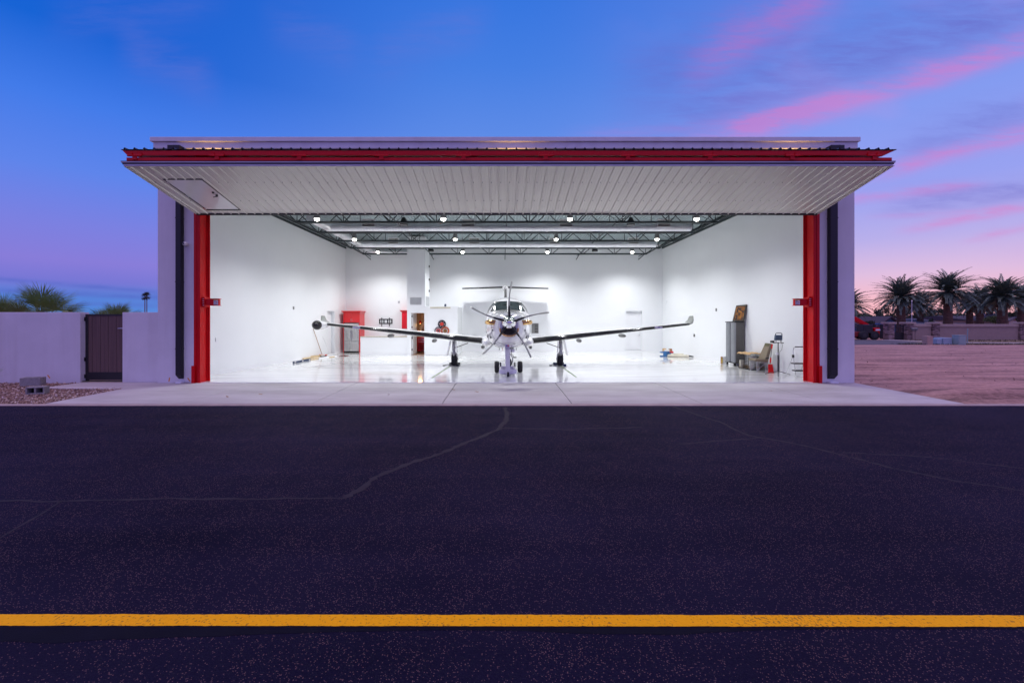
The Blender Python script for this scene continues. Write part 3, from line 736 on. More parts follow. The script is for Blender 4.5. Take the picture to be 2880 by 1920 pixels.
def duct(label, pts, r, regs=()):
    t = thing('air_duct', pts[0], label, 'duct', 'spiral air ducts under the roof')
    MB().path(pts, r, 24).build('pipe', 'duct', t, smooth='auto')
    x0, x1 = pts[0][0], pts[-1][0]
    if abs(x1-x0) > 8:
        for i in range(1, 5):
            cl = MB(); xx = x0+(x1-x0)*i/5; cl.path([(xx-.05, pts[0][1], pts[0][2]), (xx+.05, pts[0][1], pts[0][2])], r+.012, 24)
            cl.path([(xx, pts[0][1], pts[0][2]), (xx, pts[0][1], 6.70)], .008, 4)
            cl.build('coupling', 'duct', t)
    for px in regs:
        x = X(px, pts[0][1]-.2); y, z = pts[0][1]-r, pts[0][2]+.13
        g = MB().box(x-.28, x+.28, y-.05, y+.12, z-.17, z-.14).box(x-.28, x+.28, y-.05, y+.12, z+.14, z+.17).box(x-.28, x-.25, y-.05, y+.12, z-.14, z+.14).box(x+.25, x+.28, y-.05, y+.12, z-.14, z+.14)
        g = g.build('register', 'trim', t)
        s = MB()
        for i in range(6): s.cbox((x, y-.015, z-.115+i*.046), (.50, .04, .006), (.6, 0, 0))
        s.build('slats', mat('register slats', (.42, .38, .34), .5), g)
dz = 5.885
duct('silver spiral duct across the ceiling, the one nearer the open door', [(-7.1, 17.55, dz), (7.9, 17.55, dz)], .165, (1036, 1316, 1592, 1868))
duct('silver spiral duct across the ceiling, the one nearer the back wall', [(-7.1, 21.5, dz), (7.9, 21.5, dz)], .165, (1106, 1334, 1560, 1782))
duct('silver trunk duct running front to back along the left wall', [(-7.85, 17.2, 6.2), (-7.85, 20, 6.2), (-7.85, 24.6, 6.2), (-7.77, 25.05, 6.16), (-7.45, 25.25, 6.10), (-5.2, 25.25, 6.08)], .19)
for (x, y, lb) in ((-3.95, 16.9, 'black pendant loudspeaker under the roof, front left one'), (5.2, 16.9, 'black pendant loudspeaker under the roof, front right one'), (-3.95, 23.4, 'black pendant loudspeaker near the back wall, left one'), (5.2, 23.4, 'black pendant loudspeaker near the back wall, right one')):
    z = 5.83
    t = thing('pendant_speaker', (x, y, z), lb, 'speaker', 'pendant loudspeakers')
    MB().lathe([(.03, .32), (.07, .30), (.15, .12), (.17, .0), (.16, -.01)], (x, y, z), 'Z', 18).build('body', 'black', t, smooth='auto')
    MB().path([(x, y, z+.3), (x, y, 6.68)], .008, 5).build('cable', 'black', t)

# ------------------------------------------------------------------ back of the hangar: room, kitchen, fittings
rx0, rx1, ry, rz = X(1145, 23.25), X(1286.5, 23.25), 23.25, Z(862, 23.25)
dx0, dx1, dzt = X(1157, ry), X(1193.5, ry), Z(880, ry)
U = thing('utility_room', ((rx0+rx1)/2, ry, FZ), 'white boxed utility room with open doorway at the back wall', 'room')
w = MB()
w.box(rx0, dx0, ry, ry+.12, FZ, rz).box(dx1, rx1, ry, ry+.12, FZ, rz).box(dx0, dx1, ry, ry+.12, dzt, rz)
w.box(rx1-.12, rx1, ry+.12, YB, FZ, rz).box(rx0, rx0+.1, ry+.12, YB, FZ, rz-.12).box(rx0, rx1-.12, ry+.12, YB, rz-.12, rz)
w.build('wall', 'paint', U)
MB().box(rx0+.1, rx1-.12, YB-.03, YB-.002, FZ, rz-.12).box(rx0+.1, rx0+.12, ry+.12, YB-.03, FZ, rz-.12).build('inner_lining', 'interior_warm', U)
B(rx0+.12, rx1-.12, ry+.0, YB-.03, FZ+.001, FZ+.006).build('inner_floor', mat('tan floor', (.45, .33, .24), .4, var=.1), U)
sx1 = X(1195.7, ry)
sh = MB().box(rx0, sx1, ry-.003, 24.6, rz, 6.62); S = sh.build('duct_shaft', 'paint', U)
def grille(x0, x1, z0, z1, y, par, vertical=False):
    g = MB().box(x0, x1, y-.02, y, z0, z0+.03).box(x0, x1, y-.02, y, z1-.03, z1).box(x0, x0+.03, y-.02, y, z0+.03, z1-.03).box(x1-.03, x1, y-.02, y, z0+.03, z1-.03)
    g = g.build('vent_grille', 'trim', par)
    s = MB().box(x0+.03, x1-.03, y-.004, y-.001, z0+.03, z1-.03)
    k = z0+.045
    while k < z1-.04: s.box(x0+.03, x1-.03, y-.014, y-.005, k, k+.008); k += .022
    s.build('slats', mat('grille slats', (.48, .49, .51), .5, var=.05), g)
grille(X(1152, ry), X(1187, ry), Z(858.5, ry), Z(835, ry), ry-.004, S)
sg = MB()
for y0, y1 in ((23.5, 23.95), (24.05, 24.5)): sg.box(sx1+.001, sx1+.02, y0, y1, Z(860, 24), Z(834, 24))
sg.build('vent_grille', mat('grille slats', (.4, .4, .4)), S)
for py in (749, 786, 818):
    B(sx1+.001, sx1+.05, 24.40, 24.48, Z(py, 24.4)-.06, Z(py, 24.4)+.06).build('shaft_hook', 'gunmetal', S)
tr = MB().box(dx0-.09, dx0, ry-.02, ry, FZ, dzt+.09).box(dx1, dx1+.09, ry-.02, ry, FZ, dzt+.09).box(dx0, dx1, ry-.02, ry, dzt, dzt+.09)
tr.build('door_trim', 'trim', U, bevel=.004)
od = MB().hexa([(dx0+.01, ry+.12, FZ+.02), (dx0+.05, ry+.12, FZ+.02), (dx0+.13, ry+.85, FZ+.02), (dx0+.09, ry+.85, FZ+.02)], [(dx0+.01, ry+.12, dzt-.01), (dx0+.05, ry+.12, dzt-.01), (dx0+.13, ry+.85, dzt-.01), (dx0+.09, ry+.85, dzt-.01)])
od = od.build('door', 'trim', U)
for zz in (.3, .95, 1.55, 2.15): B(dx0, dx0+.045, ry+.03, ry+.11, FZ+zz-.05, FZ+zz+.05).build('hinge', 'black', od)
B(rx0+.55, rx1-.35, ry+.02, ry+.3, rz+.001, rz+.05)
tag(B(X(1210, ry), X(1267, ry), ry-.028, ry-.003, Z(867.5, ry), Z(863, ry)).build('board', 'canvas'), 'beige board along the top edge of the utility room', 'board')
tag(MB().lathe([(.05, 0), (.055, .01), (.055, .13), (.03, .15)], (X(1252.5, ry+.1), ry+.1, rz+.001), 'Z', 14).build('blue_canister', 'navyblue', smooth='auto'), 'small dark blue canister on top of the utility room', 'canister')
# pendant in the room
px_, pz_ = -4.78, Z(908, 24.6)
t = thing('pendant_lamp', (px_, 24.6, pz_), 'lit red pendant lamp seen through the utility room doorway', 'lamp')
MB().lathe([(.02, .16), (.05, .15), (.075, .05), (.10, -.03)], (px_, 24.6, pz_), 'Z', 18, cap=False).build('lamp_shade', 'redcab', t, True)
MB().ell((px_, 24.6, pz_+.0), (.04, .04, .05), 10, 8).build('bulb', 'bulb', t, True)
MB().path([(px_, 24.6, pz_+.16), (px_, 24.6, rz-.12)], .006, 5).build('cord', 'black', t)
li = bpy.data.lights.new('pendant_glow', 'POINT'); li.energy = 8; li.color = (1, .50, .16); li.shadow_soft_size = .12; li.specular_factor = .15
lo = bpy.data.objects.new('pendant_glow', li); COL.objects.link(lo); lo.parent = t; lo.location = (0, 0, -.12)
# mirror, tool chest
mx, mz = X(1197, 25.8), Z(929, 25.8)
t = thing('oval_mirror', (mx, YB-.04, mz), 'oval mirror with white frame on the utility room wall', 'mirror')
MB().ell((mx, YB-.05, mz), (.38, .03, .55), 28, 10).build('frame', 'trim', t, True)
MB().ell((mx+.03, YB-.075, mz-.06), (.27, .012, .44), 28, 8).build('glass', 'mirror', t, True)
tx0, tx1, ty = -5.0, -4.1, 24.75
t = thing('tool_chest', ((tx0+tx1)/2, ty+.25, FZ), 'red rolling tool chest inside the utility room', 'tool chest')
MB().box(tx0, tx1, ty, ty+.5, .62, .98).box(tx0, tx0+.05, ty, ty+.5, .16, .62).box(tx1-.05, tx1, ty, ty+.5, .16, .62).box(tx0, tx1, ty, ty+.5, .16, .22).box(tx0+.05, tx1-.05, ty+.46, ty+.5, .22, .62).build('body', 'redcab', t, bevel=.006)
for zz in (.68, .78, .88):
    o = B(tx0+.05, tx1-.05, ty-.012, ty-.001, zz-.035, zz+.035).build('drawer', 'redcab', t)
    B(tx0+.05, tx1-.05, ty-.022, ty-.013, zz+.018, zz+.036).build('handle', 'alu', o)
for xx in (tx0+.1, tx1-.1): MB().lathe([(.05, -.02), (.05, .02)], (xx, ty+.1, .105), 'X', 12).build('caster', 'rubber', t)
# wall art of gears
def gear(mb, c, r, teeth, hole, y0, y1, depth=.12):
    o, i_ = [], []
    n = teeth*4
    for k in range(n):
        a = 2*PI*k/n; rr = r if k % 4 in (1, 2) else r*(1-depth)
        o.append((c[0]+rr*math.cos(a), c[1]+rr*math.sin(a))); i_.append((c[0]+hole*math.cos(a), c[1]+hole*math.sin(a)))
    for y in (y0, y1):
        mb.rings([[(p[0], y, p[1]) for p in o], [(p[0], y, p[1]) for p in i_]], True, False)
    mb.rings([[(p[0], y0, p[1]) for p in o], [(p[0], y1, p[1]) for p in o]], True, False)
    mb.rings([[(p[0], y0, p[1]) for p in i_], [(p[0], y1, p[1]) for p in i_]], True, False)
def disc(c, r, y0, y1, seg=20): return MB().lathe([(r, y0), (r, y1)], (c[0], 0, c[1]), 'Y', seg)
ga = ry-.003
cs = [(X(1243, ry), Z(911, ry)), (X(1233.2, ry), Z(930, ry)), (X(1252.4, ry), Z(930, ry))]
t = thing('gear_wall_art', (cs[0][0], ga, cs[1][1]), 'cluster of three metal gears as wall art on the utility room', 'wall art')
o = MB(); gear(o, cs[0], .235, 24, .15, ga-.03, ga); a = o.build('gear', 'gunmetal', t)
o = MB(); gear(o, cs[0], .155, 6, .09, ga-.026, ga-.004, .3); o.build('spokes', 'gunmetal', a); disc(cs[0], .10, ga-.04, ga-.004).build('hub', mat('red hub', (.6, .05, .03), .4, var=.2), a)
o = MB(); gear(o, cs[1], .225, 26, .17, ga-.04, ga-.008); a = o.build('gear', 'gunmetal', t)
o = MB(); gear(o, cs[1], .12, 20, .06, ga-.05, ga-.02, .05); o.build('ring', mat('red ring', (.5, .06, .05), .4, var=.2), a); disc(cs[1], .045, ga-.045, ga-.02).build('hub', 'gunmetal', a)
o = MB(); gear(o, cs[2], .235, 30, .155, ga-.055, ga-.02, .03); a = o.build('gear', 'rust', t)
o = disc(cs[2], .10, ga-.06, ga-.02); o.build('hub', 'bronze', a)
for k in range(3):
    o = MB(); an = PI/2+2*PI*k/3; o.path([(cs[2][0]+.08*math.cos(an), ga-.035, cs[2][1]+.08*math.sin(an)), (cs[2][0]+.17*math.cos(an), ga-.035, cs[2][1]+.17*math.sin(an))], .012, 5)
    o.build('spoke', 'gunmetal', a)
# fridge in a red surround
fx0, fx1, fy = X(965.4, 25.0), X(1011.5, 25.0), 25.0
t = thing('fridge_cabinet', ((fx0+fx1)/2, fy+.4, FZ), 'tall red kitchen cabinet built round the steel fridge', 'cabinet')
MB().box(fx0, fx0+.035, fy, YB-.002, FZ, 2.42).box(fx1-.035, fx1, fy, YB-.002, FZ, 2.42).box(fx0+.035, fx1-.035, fy+.03, YB-.002, 1.83, 2.42).build('carcass', 'redcab', t, bevel=.004)
xm = (fx0+fx1)/2
for a, b, hx in ((fx0+.04, xm-.004, xm-.035), (xm+.004, fx1-.04, xm+.035)):
    o = B(a, b, fy+.005, fy+.029, 1.85, 2.40).build('door', 'redcab', t, bevel=.004)
    MB().path([(hx, fy-.015, 1.92), (hx, fy-.015, 2.07)], .007, 6).build('handle', 'alu', o)
MB().hexa([(fx0-.005, fy-.01, 2.42), (fx1+.005, fy-.01, 2.42), (fx1+.005, YB-.002, 2.42), (fx0-.005, YB-.002, 2.42)], [(fx0-.08, fy-.09, 2.51), (fx1+.08, fy-.09, 2.51), (fx1+.08, YB-.002, 2.51), (fx0-.08, YB-.002, 2.51)]).box(fx0-.085, fx1+.085, fy-.095, YB-.002, 2.51, 2.535).build('crown_moulding', 'redcab', t, bevel=.004)
t = thing('fridge', (xm, fy+.3, FZ), 'stainless steel french door fridge inside the red cabinet', 'fridge')
B(fx0+.04, fx1-.04, fy+.05, YB-.05, FZ+.06, 1.80).build('body', 'gray', t)
for a, b, hx in ((fx0+.045, xm-.004, xm-.05), (xm+.004, fx1-.045, xm+.05)):
    o = B(a, b, fy-.02, fy+.045, .74, 1.795).build('door', 'stainless', t, bevel=.012)
    MB().path([(hx, fy-.02, .86), (hx, fy-.065, .89), (hx, fy-.065, 1.33), (hx, fy-.02, 1.36)], .013, 8).build('handle', 'alu', o)
o = B(fx0+.045, fx1-.045, fy-.02, fy+.045, FZ+.09, .73).build('freezer_drawer', 'stainless', t, bevel=.012)
MB().path([(fx0+.12, fy-.02, .66), (fx0+.15, fy-.06, .66), (fx1-.15, fy-.06, .66), (fx1-.12, fy-.02, .66)], .013, 8).build('handle', 'alu', o)
B(xm-.09, xm+.03, fy-.024, fy-.0205, .2, .225).build('badge', 'label', o)
B(fx0+.06, fx1-.06, fy+.0, fy+.04, FZ+.01, FZ+.08).build('toe_grille', 'black', t)
# peninsula
cx0, cx1, cy = X(1013.7, 23.4), rx0-.004, 23.4
t = thing('kitchen_counter', ((cx0+cx1)/2, cy+.3, FZ), 'white half height kitchen counter with beige top', 'counter')
B(cx0, cx1, cy, cy+.62, FZ, 1.04).build('base', 'paint', t)
B(cx0-.02, cx1, cy-.04, cy+.66, 1.041, 1.08).build('counter_top', mat('beige stone top', (.48, .44, .36), .3, var=.15, scale=12), t, bevel=.006)
# tv bracket, red wall cabinet, panel
ty = YB-.03; a0, a1, z0, z1 = X(1066.5, YB), X(1104, YB), Z(910, YB), Z(897, YB)
t = thing('television_bracket', ((a0+a1)/2, YB, z0), 'black empty television bracket on the back wall', 'bracket')
MB().box(a0, a1, ty, YB-.002, z0-.01, z0+.045).box(a0, a1, ty, YB-.002, z1-.045, z1+.01).box(a0, a0+.07, ty, YB-.002, z0, z1).box(a1-.07, a1, ty, YB-.002, z0, z1).box(a0+.27, a0+.33, ty, YB-.002, z0, z1).box(a1-.33, a1-.27, ty, YB-.002, z0, z1).build('wall_plate', 'black', t)
for xx in (a0+.15, a1-.2): B(xx, xx+.04, ty-.03, ty-.001, Z(917.6, YB), Z(893, YB)).build('arm', 'black', t)
q0, q1 = X(1130, 25.45), rx0-.003
t = thing('wall_cabinet', ((q0+q1)/2, 25.6, 1.5), 'red wall cabinet hung beside the utility room shaft', 'cabinet')
B(q0, q1, 25.46, YB-.002, Z(924, 25.45), 2.46).build('carcass', 'redcab', t)
B(q0+.02, q1-.02, 25.43, 25.458, Z(924, 25.45)+.02, 2.44).build('door', 'redcab', t, bevel=.004)
MB().hexa([(q0-.01, 25.44, 2.46), (q1, 25.44, 2.46), (q1, YB-.002, 2.46), (q0-.01, YB-.002, 2.46)], [(q0-.12, 25.33, 2.58), (q1, 25.33, 2.58), (q1, YB-.002, 2.58), (q0-.12, YB-.002, 2.58)]).build('crown_moulding', 'redcab', t)
e0, e1, ez0, ez1 = X(1495, YB), X(1514.5, YB), Z(937, YB), Z(909, YB)
t = thing('electrical_panel', ((e0+e1)/2, YB, ez0), 'grey directory panel of black lines on the back wall', 'panel')
B(e0, e1, YB-.04, YB-.002, ez0, ez1).build('panel', 'gray', t, bevel=.006)
o = MB()
for k in range(6): o.box(e0+.19, e1-.05, YB-.046, YB-.041, ez1-.1-k*.092, ez1-.05-k*.092)
o.box(e0+.05, e0+.12, YB-.046, YB-.041, ez1-.1, ez1-.08).box(e0+.03, e0+.14, YB-.046, YB-.041, ez1-.16, ez1-.15)
o.build('printed_lines', 'gunmetal', t)
# small wall fittings
for (px, py, w, lab) in ((1875, 849, 1, 'small white sensor high on the right wall near the corner'), (2015, 871, 1, 'grey thermostat on the right wall above the cabinet'), (1953, 943, 1, 'black socket low on the right wall before the wing tip'), (825, 866, -1, 'small grey switch plate on the left wall above the wing tip pod'), (608, 955, -1, 'white outlet plate on the left wall beside the red jamb')):
    k = XR if w > 0 else XL
    D = 15.
    for _ in range(40): D = F*k(D)/(px-CX)
    x, z = k(D), Z(py, D)
    tag(MB().box(min(x, x-w*.03), max(x, x-w*.03)-(.002 if w > 0 else -.0), D-.05, D+.05, z-.07, z+.07).build('wall_plate', 'black' if px == 1953 else ('gray' if px in (2015, 825) else 'trim'), bevel=.005), lab, 'wall plate', 'small wall plates')
x_, z_ = X(1122, YB), Z(849, YB)
tag(B(x_-.04, x_+.04, YB-.04, YB-.002, z_-.05, z_+.05).build('wall_plate', 'alu', bevel=.005), 'small steel plate on the back wall above the television bracket', 'wall plate', 'small wall plates')

# ------------------------------------------------------------------ airplane
AX = .24
A_ = thing('airplane', (AX, 18, FZ), 'white single propeller airplane parked nose out in the hangar', 'airplane')
secs = [(13.70, .30, 1.42, 2.16, 2.0), (13.78, .37, 1.38, 2.20, 2.0), (14.0, .48, 1.27, 2.25, 2.1), (14.4, .60, 1.15, 2.30, 2.2), (15.0, .72, 1.03, 2.34, 2.3), (15.6, .81, .96, 2.375, 2.4), (16.0, .85, .93, 2.40, 2.4),
        (16.25, .87, .92, 2.50, 2.35), (16.6, .885, .91, 2.69, 2.3), (16.95, .90, .90, 2.85, 2.25), (17.4, .91, .89, 2.94, 2.25), (18.0, .91, .89, 2.97, 2.25), (20.2, .91, .90, 2.97, 2.25), (21.2, .82, 1.02, 2.95, 2.2), (22.2, .64, 1.30, 2.88, 2.1), (23.2, .43, 1.62, 2.80, 2.0), (24.4, .24, 1.95, 2.68, 2.0), (25.4, .10, 2.2, 2.5, 2.0)]
def catmull(tab, m):
    out = []
    for i in range(len(tab)-1):
        p = [tab[max(i-1, 0)], tab[i], tab[i+1], tab[min(i+2, len(tab)-1)]]
        for k in range(m):
            t = k/m
            v = []
            for c in range(len(tab[0])):
                a, b, c_, d = p[0][c], p[1][c], p[2][c], p[3][c]
                v.append(b+(c_-b)*t if c == 0 else .5*(2*b+(c_-a)*t+(2*a-5*b+4*c_-d)*t*t+(3*b-a-3*c_+d)*t**3))
            out.append(v)
    out.append(tab[-1]); return out
def fus_rings(seg=72):
    rr = []
    for (y, hw, zb, zt, n) in catmull(secs, 3):
        zc = zb+(zt-zb)*.5; h = (zt-zb)/2; ring = []
        for k in range(seg):
            a = 2*PI*k/seg; c, s_ = math.cos(a), math.sin(a)
            xx = hw*math.copysign(abs(c)**(2/n), c); zz = zc+h*math.copysign(abs(s_)**(2/n), s_)
            ring.append((AX+xx, y, zz))
        rr.append(ring)
    return rr
MB().rings(fus_rings()).build('fuselage', 'white_gloss', A_, True)
def pane(name, planes, off=.006, mt='glass', par=None):
    mb = MB(); mb.rings(fus_rings(), cap=False); bm = mb.bm
    for p, n in planes:
        bmesh.ops.bisect_plane(bm, geom=bm.verts[:]+bm.edges[:]+bm.faces[:], plane_co=Vector(p), plane_no=Vector(n), clear_outer=True)
    bmesh.ops.recalc_face_normals(bm, faces=bm.faces)
    bm.normal_update()
    cen = Vector((AX, 17, 1.9))
    for v in bm.verts:
        n = v.normal
        d = v.co-cen; d.y = min(0, d.y)*.3
        if n.dot(d) < 0: n = -n
        v.co += n*off
    return mb.build(name, mt, par or A_, True)
def edge(p, q, inside):
    # plane along Y through two (x,z) points, outward normal away from inside
    dx, dz_ = q[0]-p[0], q[1]-p[1]; n = Vector((dz_, 0, -dx))
    if n.dot(Vector((inside[0]-p[0], 0, inside[1]-p[1]))) > 0: n = -n
    return ((p[0], 0, p[1]), n)
for s in (-1, 1):
    q = [(AX+s*.04, 2.415), (AX+s*.68, 2.345), (AX+s*.47, 2.73), (AX+s*.04, 2.755)]
    c = (AX+s*.3, 2.55)
    fl = [edge(q[i], q[(i+1) % 4], c) for i in range(4)]+[((0, 17.3, 0), (0, 1, 0))]
    qo = [(AX+s*.03, 2.40), (AX+s*.695, 2.332), (AX+s*.476, 2.745), (AX+s*.03, 2.77)]
    fo = [edge(qo[i], qo[(i+1) % 4], c) for i in range(4)]+[((0, 17.3, 0), (0, 1, 0))]
    wf = pane('windshield', fo, .003, mat('windscreen frame', (.06, .055, .05), .4))
    pane('glass', fl, .007, 'glass', wf)
    sd = [((0, 16.60, 2.3), (0, -1, .55)), ((0, 17.25, 2.3), (0, 1, 0)), ((0, 0, 2.72), (0, 0, 1)), ((0, 0, 2.26), (0, 0, -1)), ((AX+s*.5, 0, 0), (-s, 0, 0))]
    pane('side_window', sd, .006)
    for i in range(4):
        yy = 17.9+i*.75
        pane('cabin_window', [((0, yy-.17, 0), (0, -1, 0)), ((0, yy+.17, 0), (0, 1, 0)), ((0, 0, 2.55), (0, 0, 1)), ((0, 0, 2.1), (0, 0, -1)), ((AX+s*.3, 0, 0), (-s, 0, 0))], .006)
# cowl seams and vents
cs_ = MB()
def fus_at(y):
    t = catmull(secs, 8); return min(t, key=lambda v: abs(v[0]-y))
for yy in (14.35, 15.5):
    (y, hw, zb, zt, n) = fus_at(yy); pts = []
    for k in range(61):
        a = 2*PI*k/60; c, s_ = math.cos(a), math.sin(a)
        pts.append((AX+(hw+.001)*math.copysign(abs(c)**(2/n), c), y, (zb+zt)/2+((zt-zb)/2+.001)*math.copysign(abs(s_)**(2/n), s_)))
    cs_.path(pts, .0045, 4)
for s in (-1, 1):
    pts = []
    for y, hw, zb, zt, n in catmull(secs, 4):
        if 13.95 < y < 15.9:
            a = -.75; pts.append((AX+s*(hw+.002)*abs(math.cos(a))**(2/n), y, (zb+zt)/2-((zt-zb)/2+.002)*abs(math.sin(a))**(2/n)))
    cs_.path(pts, .0045, 4)
cs_.build('cowl_seam', 'gunmetal', A_)
for s in (-1, 1):
    for a, yy, sz in ((-.42, 14.75, .07), (-.1, 14.25, .04), (-.85, 14.9, .06)):
        (y, hw, zb, zt, n) = fus_at(yy)
        p = Vector((AX+s*hw*abs(math.cos(a))**(2/n), y, (zb+zt)/2-(zt-zb)/2*abs(math.sin(a))**(2/n)))
        MB().ell(p, (.012+sz*.25, sz, sz*.8), 12, 8).build('cowl_vent', 'black', A_, True)
# chin intake
iz = 1.70
ring = [(AX+.29*math.cos(a), 13.70+.02*math.sin(a), iz+.20*math.sin(a)) for a in [PI+PI*k/28*1.16-.25 for k in range(29)]]
MB().path(ring, .032, 10).build('intake_rim', 'gold', A_, True)
MB().ell((AX, 13.72, iz), (.27, .05, .18), 24, 10).build('intake_mouth', 'black', A_, True)
for s in (-1, 1):
    MB().path([(AX+s*.36, 14.10, 1.93), (AX+s*.50, 14.10, 1.935), (AX+s*.62, 14.16, 1.94), (AX+s*.72, 14.30, 1.94), (AX+s*.76, 14.55, 1.935)], [.085, .088, .086, .08, .075], 18).build('exhaust', 'gold', A_, True)
# propeller
pc = Vector((AX, 13.50, Z(907, 13.5)))
PR = MB().lathe([(.003, -.34), (.04, -.325), (.09, -.28), (.145, -.20), (.19, -.10), (.222, .0), (.24, .10), (.245, .17)], pc, 'Y', 40).build('propeller_spinner', 'chrome', A_, True)
MB().lathe([(.247, .17), (.247, .195)], pc, 'Y', 40).build('backplate', 'black', PR, True)
for k in range(5):
    an = math.radians(4+72*k); rd = Vector((math.sin(an), 0, math.cos(an))); tg = Vector((math.cos(an), 0, -math.sin(an)))
    rgs = []
    for i in range(17):
        f = i/16; r = .18+(1.335-.18)*f
        ch = (.085 if f < .06 else .12+.10*math.sin(min(1, f*1.25)*PI*.55))*(1 if f < .93 else 1-.55*(f-.93)/.07)
        pit = math.radians(104-32*f); th = .075*(1-f)**1.4+.02
        cd = tg*math.cos(pit)+Vector((0, 1, 0))*math.sin(pit); nd = rd.cross(cd)
        ctr = pc+rd*r+Vector((0, .03, 0))+tg*(-.05*math.sin(f*PI))
        rgs.append([ctr+cd*(ch/2*math.cos(2*PI*q/12))+nd*(th/2*math.sin(2*PI*q/12)) for q in range(12)])
    b = MB().rings(rgs[:6]).build('blade', mat('blade black root', (.014, .014, .015), .3), PR, True)
    MB().rings(rgs[5:]).build('blade_tip', mat('blade grey paint', (.34, .34, .32), .35, metal=.2, var=.1), b, True)
# wings
def foil(le, ch, tk, td, x0=0., x1=1., grow=0., m=13):
    le = Vector(le); td = Vector(td).normalized(); up, lo = [], []
    for i in range(m):
        s = x0+(x1-x0)*(1-math.cos(PI/2*i/(m-1)))
        y = 5*tk*(.2969*math.sqrt(s)-.126*s-.3516*s*s+.2843*s**3-.1036*s**4)
        up.append(le+Vector((0, s*ch-grow*(1-s), 0))+td*(y*ch+grow)); lo.append(le+Vector((0, s*ch-grow*(1-s), 0))-td*(y*ch*.8+grow))
    return up[::-1]+lo[1:]
def wing_surface(secs_, x1=1., grow=0.): return MB().rings([foil(le, ch, tk, td, 0, x1, grow) for le, ch, tk, td in secs_])
for s in (-1, 1):
    td = (-s*.1, 0, 1)
    wr = [((AX+s*.6, 17.10, 1.10), 2.25, .16, td), ((AX+s*2.4, 17.20, 1.285), 1.98, .155, td), ((AX+s*5.2, 17.42, 1.575), 1.48, .14, td), ((AX+s*7.66, 17.62, 1.83), 1.08, .13, td)]
    Wg = wing_surface(wr).build('wing', 'white_gloss', A_, True)
    wb = [((AX+s*1.04, 17.125, 1.145), 2.18, .16, td)]+wr[1:]
    wing_surface(wb, .075, .006).build('deice_boot', 'boot', Wg, True)
    wl = [wr[-1], ((AX+s*7.9, 17.85, 1.88), .86, .12, (-s*.5, 0, 1)), ((AX+s*8.06, 18.12, 2.0), .62, .10, (-s*1, 0, .5)), ((AX+s*8.18, 18.42, 2.19), .38, .09, (-s*1, 0, .35))]
    wing_surface(wl).build('winglet', mat('winglet grey', (.19, .20, .19), .35, var=.1), Wg, True)
    for px, py in (((1358, 977), (1220.7, 959), (1097.4, 945)) if s < 0 else ((1491.6, 977), (1629.6, 959), (1752, 945))):
        c = P(px, py, 18.7); MB().ell((c.x, 18.85, c.z+.015), (.085, .55, .09), 16, 12).build('flap_fairing', 'fairing', Wg, True)
    # landing light and stall vane
    lx = AX+s*6.3; lzz = 1.695
    MB().box(lx-.16, lx+.16, 17.46, 17.50, lzz-.045, lzz+.045).build('landing_light', 'alu', Wg, bevel=.01)
    for f in (.12, .33, .62):
        xx = AX+s*(1.04+(7.66-1.04)*f); zz = 1.145+(1.83-1.145)*f; yy = 17.125+(17.62-17.125)*f
        B(xx-.012, xx+.012, yy-.012, yy+.01, zz-.02, zz+.03).build('boot_joint', 'alu', Wg)
    # main gear
    gx_ = AX+s*2.285; gy = 18.17
    Gr = MB().path([(gx_, 17.95, 1.12), (gx_, 17.9, .72)], [.075, .07], 12).build('landing_gear', 'gearleg', A_, True)
    o = MB(); o.path([(gx_, 17.9, .76), (gx_, 17.98, .52), (gx_+s*.06, 18.15, .34)], [.06, .055, .04], 10); o.path([(gx_+s*.0, 18.05, 1.05), (gx_, 18.2, .5)], .035, 8)
    o.path([(gx_-s*.16, gy, .32), (gx_+s*.14, gy, .32)], .03, 8)
    o.path([(gx_-s*.13, 17.88, .55), (gx_-s*.13, 18.15, .33)], .035, 8)
    o.cbox((gx_, 17.86, .60), (.19, .05, .09)); o.build('trailing_arm', 'gearleg', Gr, True)
    MB().path([(gx_-s*.03, 17.85, .82), (gx_-s*.62, 17.85, 1.03)], .018, 6).build('side_brace', 'gunmetal', Gr)
    MB().hexa([(gx_+s*.27, 17.72, .50), (gx_+s*.29, 17.72, .50), (gx_+s*.29, 18.3, .50), (gx_+s*.27, 18.3, .50)], [(gx_+s*.12, 17.65, 1.15), (gx_+s*.15, 17.65, 1.15), (gx_+s*.15, 18.3, 1.15), (gx_+s*.12, 18.3, 1.15)]).build('gear_door', 'white_gloss', Gr)
    MB().hexa([(gx_-s*.15, 17.8, .62), (gx_-s*.13, 17.8, .62), (gx_-s*.13, 18.1, .62), (gx_-s*.15, 18.1, .62)], [(gx_-s*.11, 17.8, 1.1), (gx_-s*.09, 17.8, 1.1), (gx_-s*.09, 18.1, 1.1), (gx_-s*.11, 18.1, 1.1)]).build('gear_door', 'white_gloss', Gr)
    ty_ = MB().lathe([(.14, -.10), (.225, -.118), (.258, -.09), (.27, -.04), (.27, .04), (.258, .09), (.225, .118), (.14, .10)], (gx_, gy, FZ+.268), 'X', 28).build('tyre', 'rubber', Gr, smooth='auto')
    MB().lathe([(.03, -.10), (.13, -.095), (.14, -.07), (.14, .07), (.13, .095), (.03, .10)], (gx_, gy, FZ+.268), 'X', 20).build('rim', 'alu', ty_, smooth='auto')
    MB().ell((AX+s*.86, 18.4, 1.12), (.30, 1.75, .25), 20, 12).build('wing_fairing', 'white_gloss', A_, True)
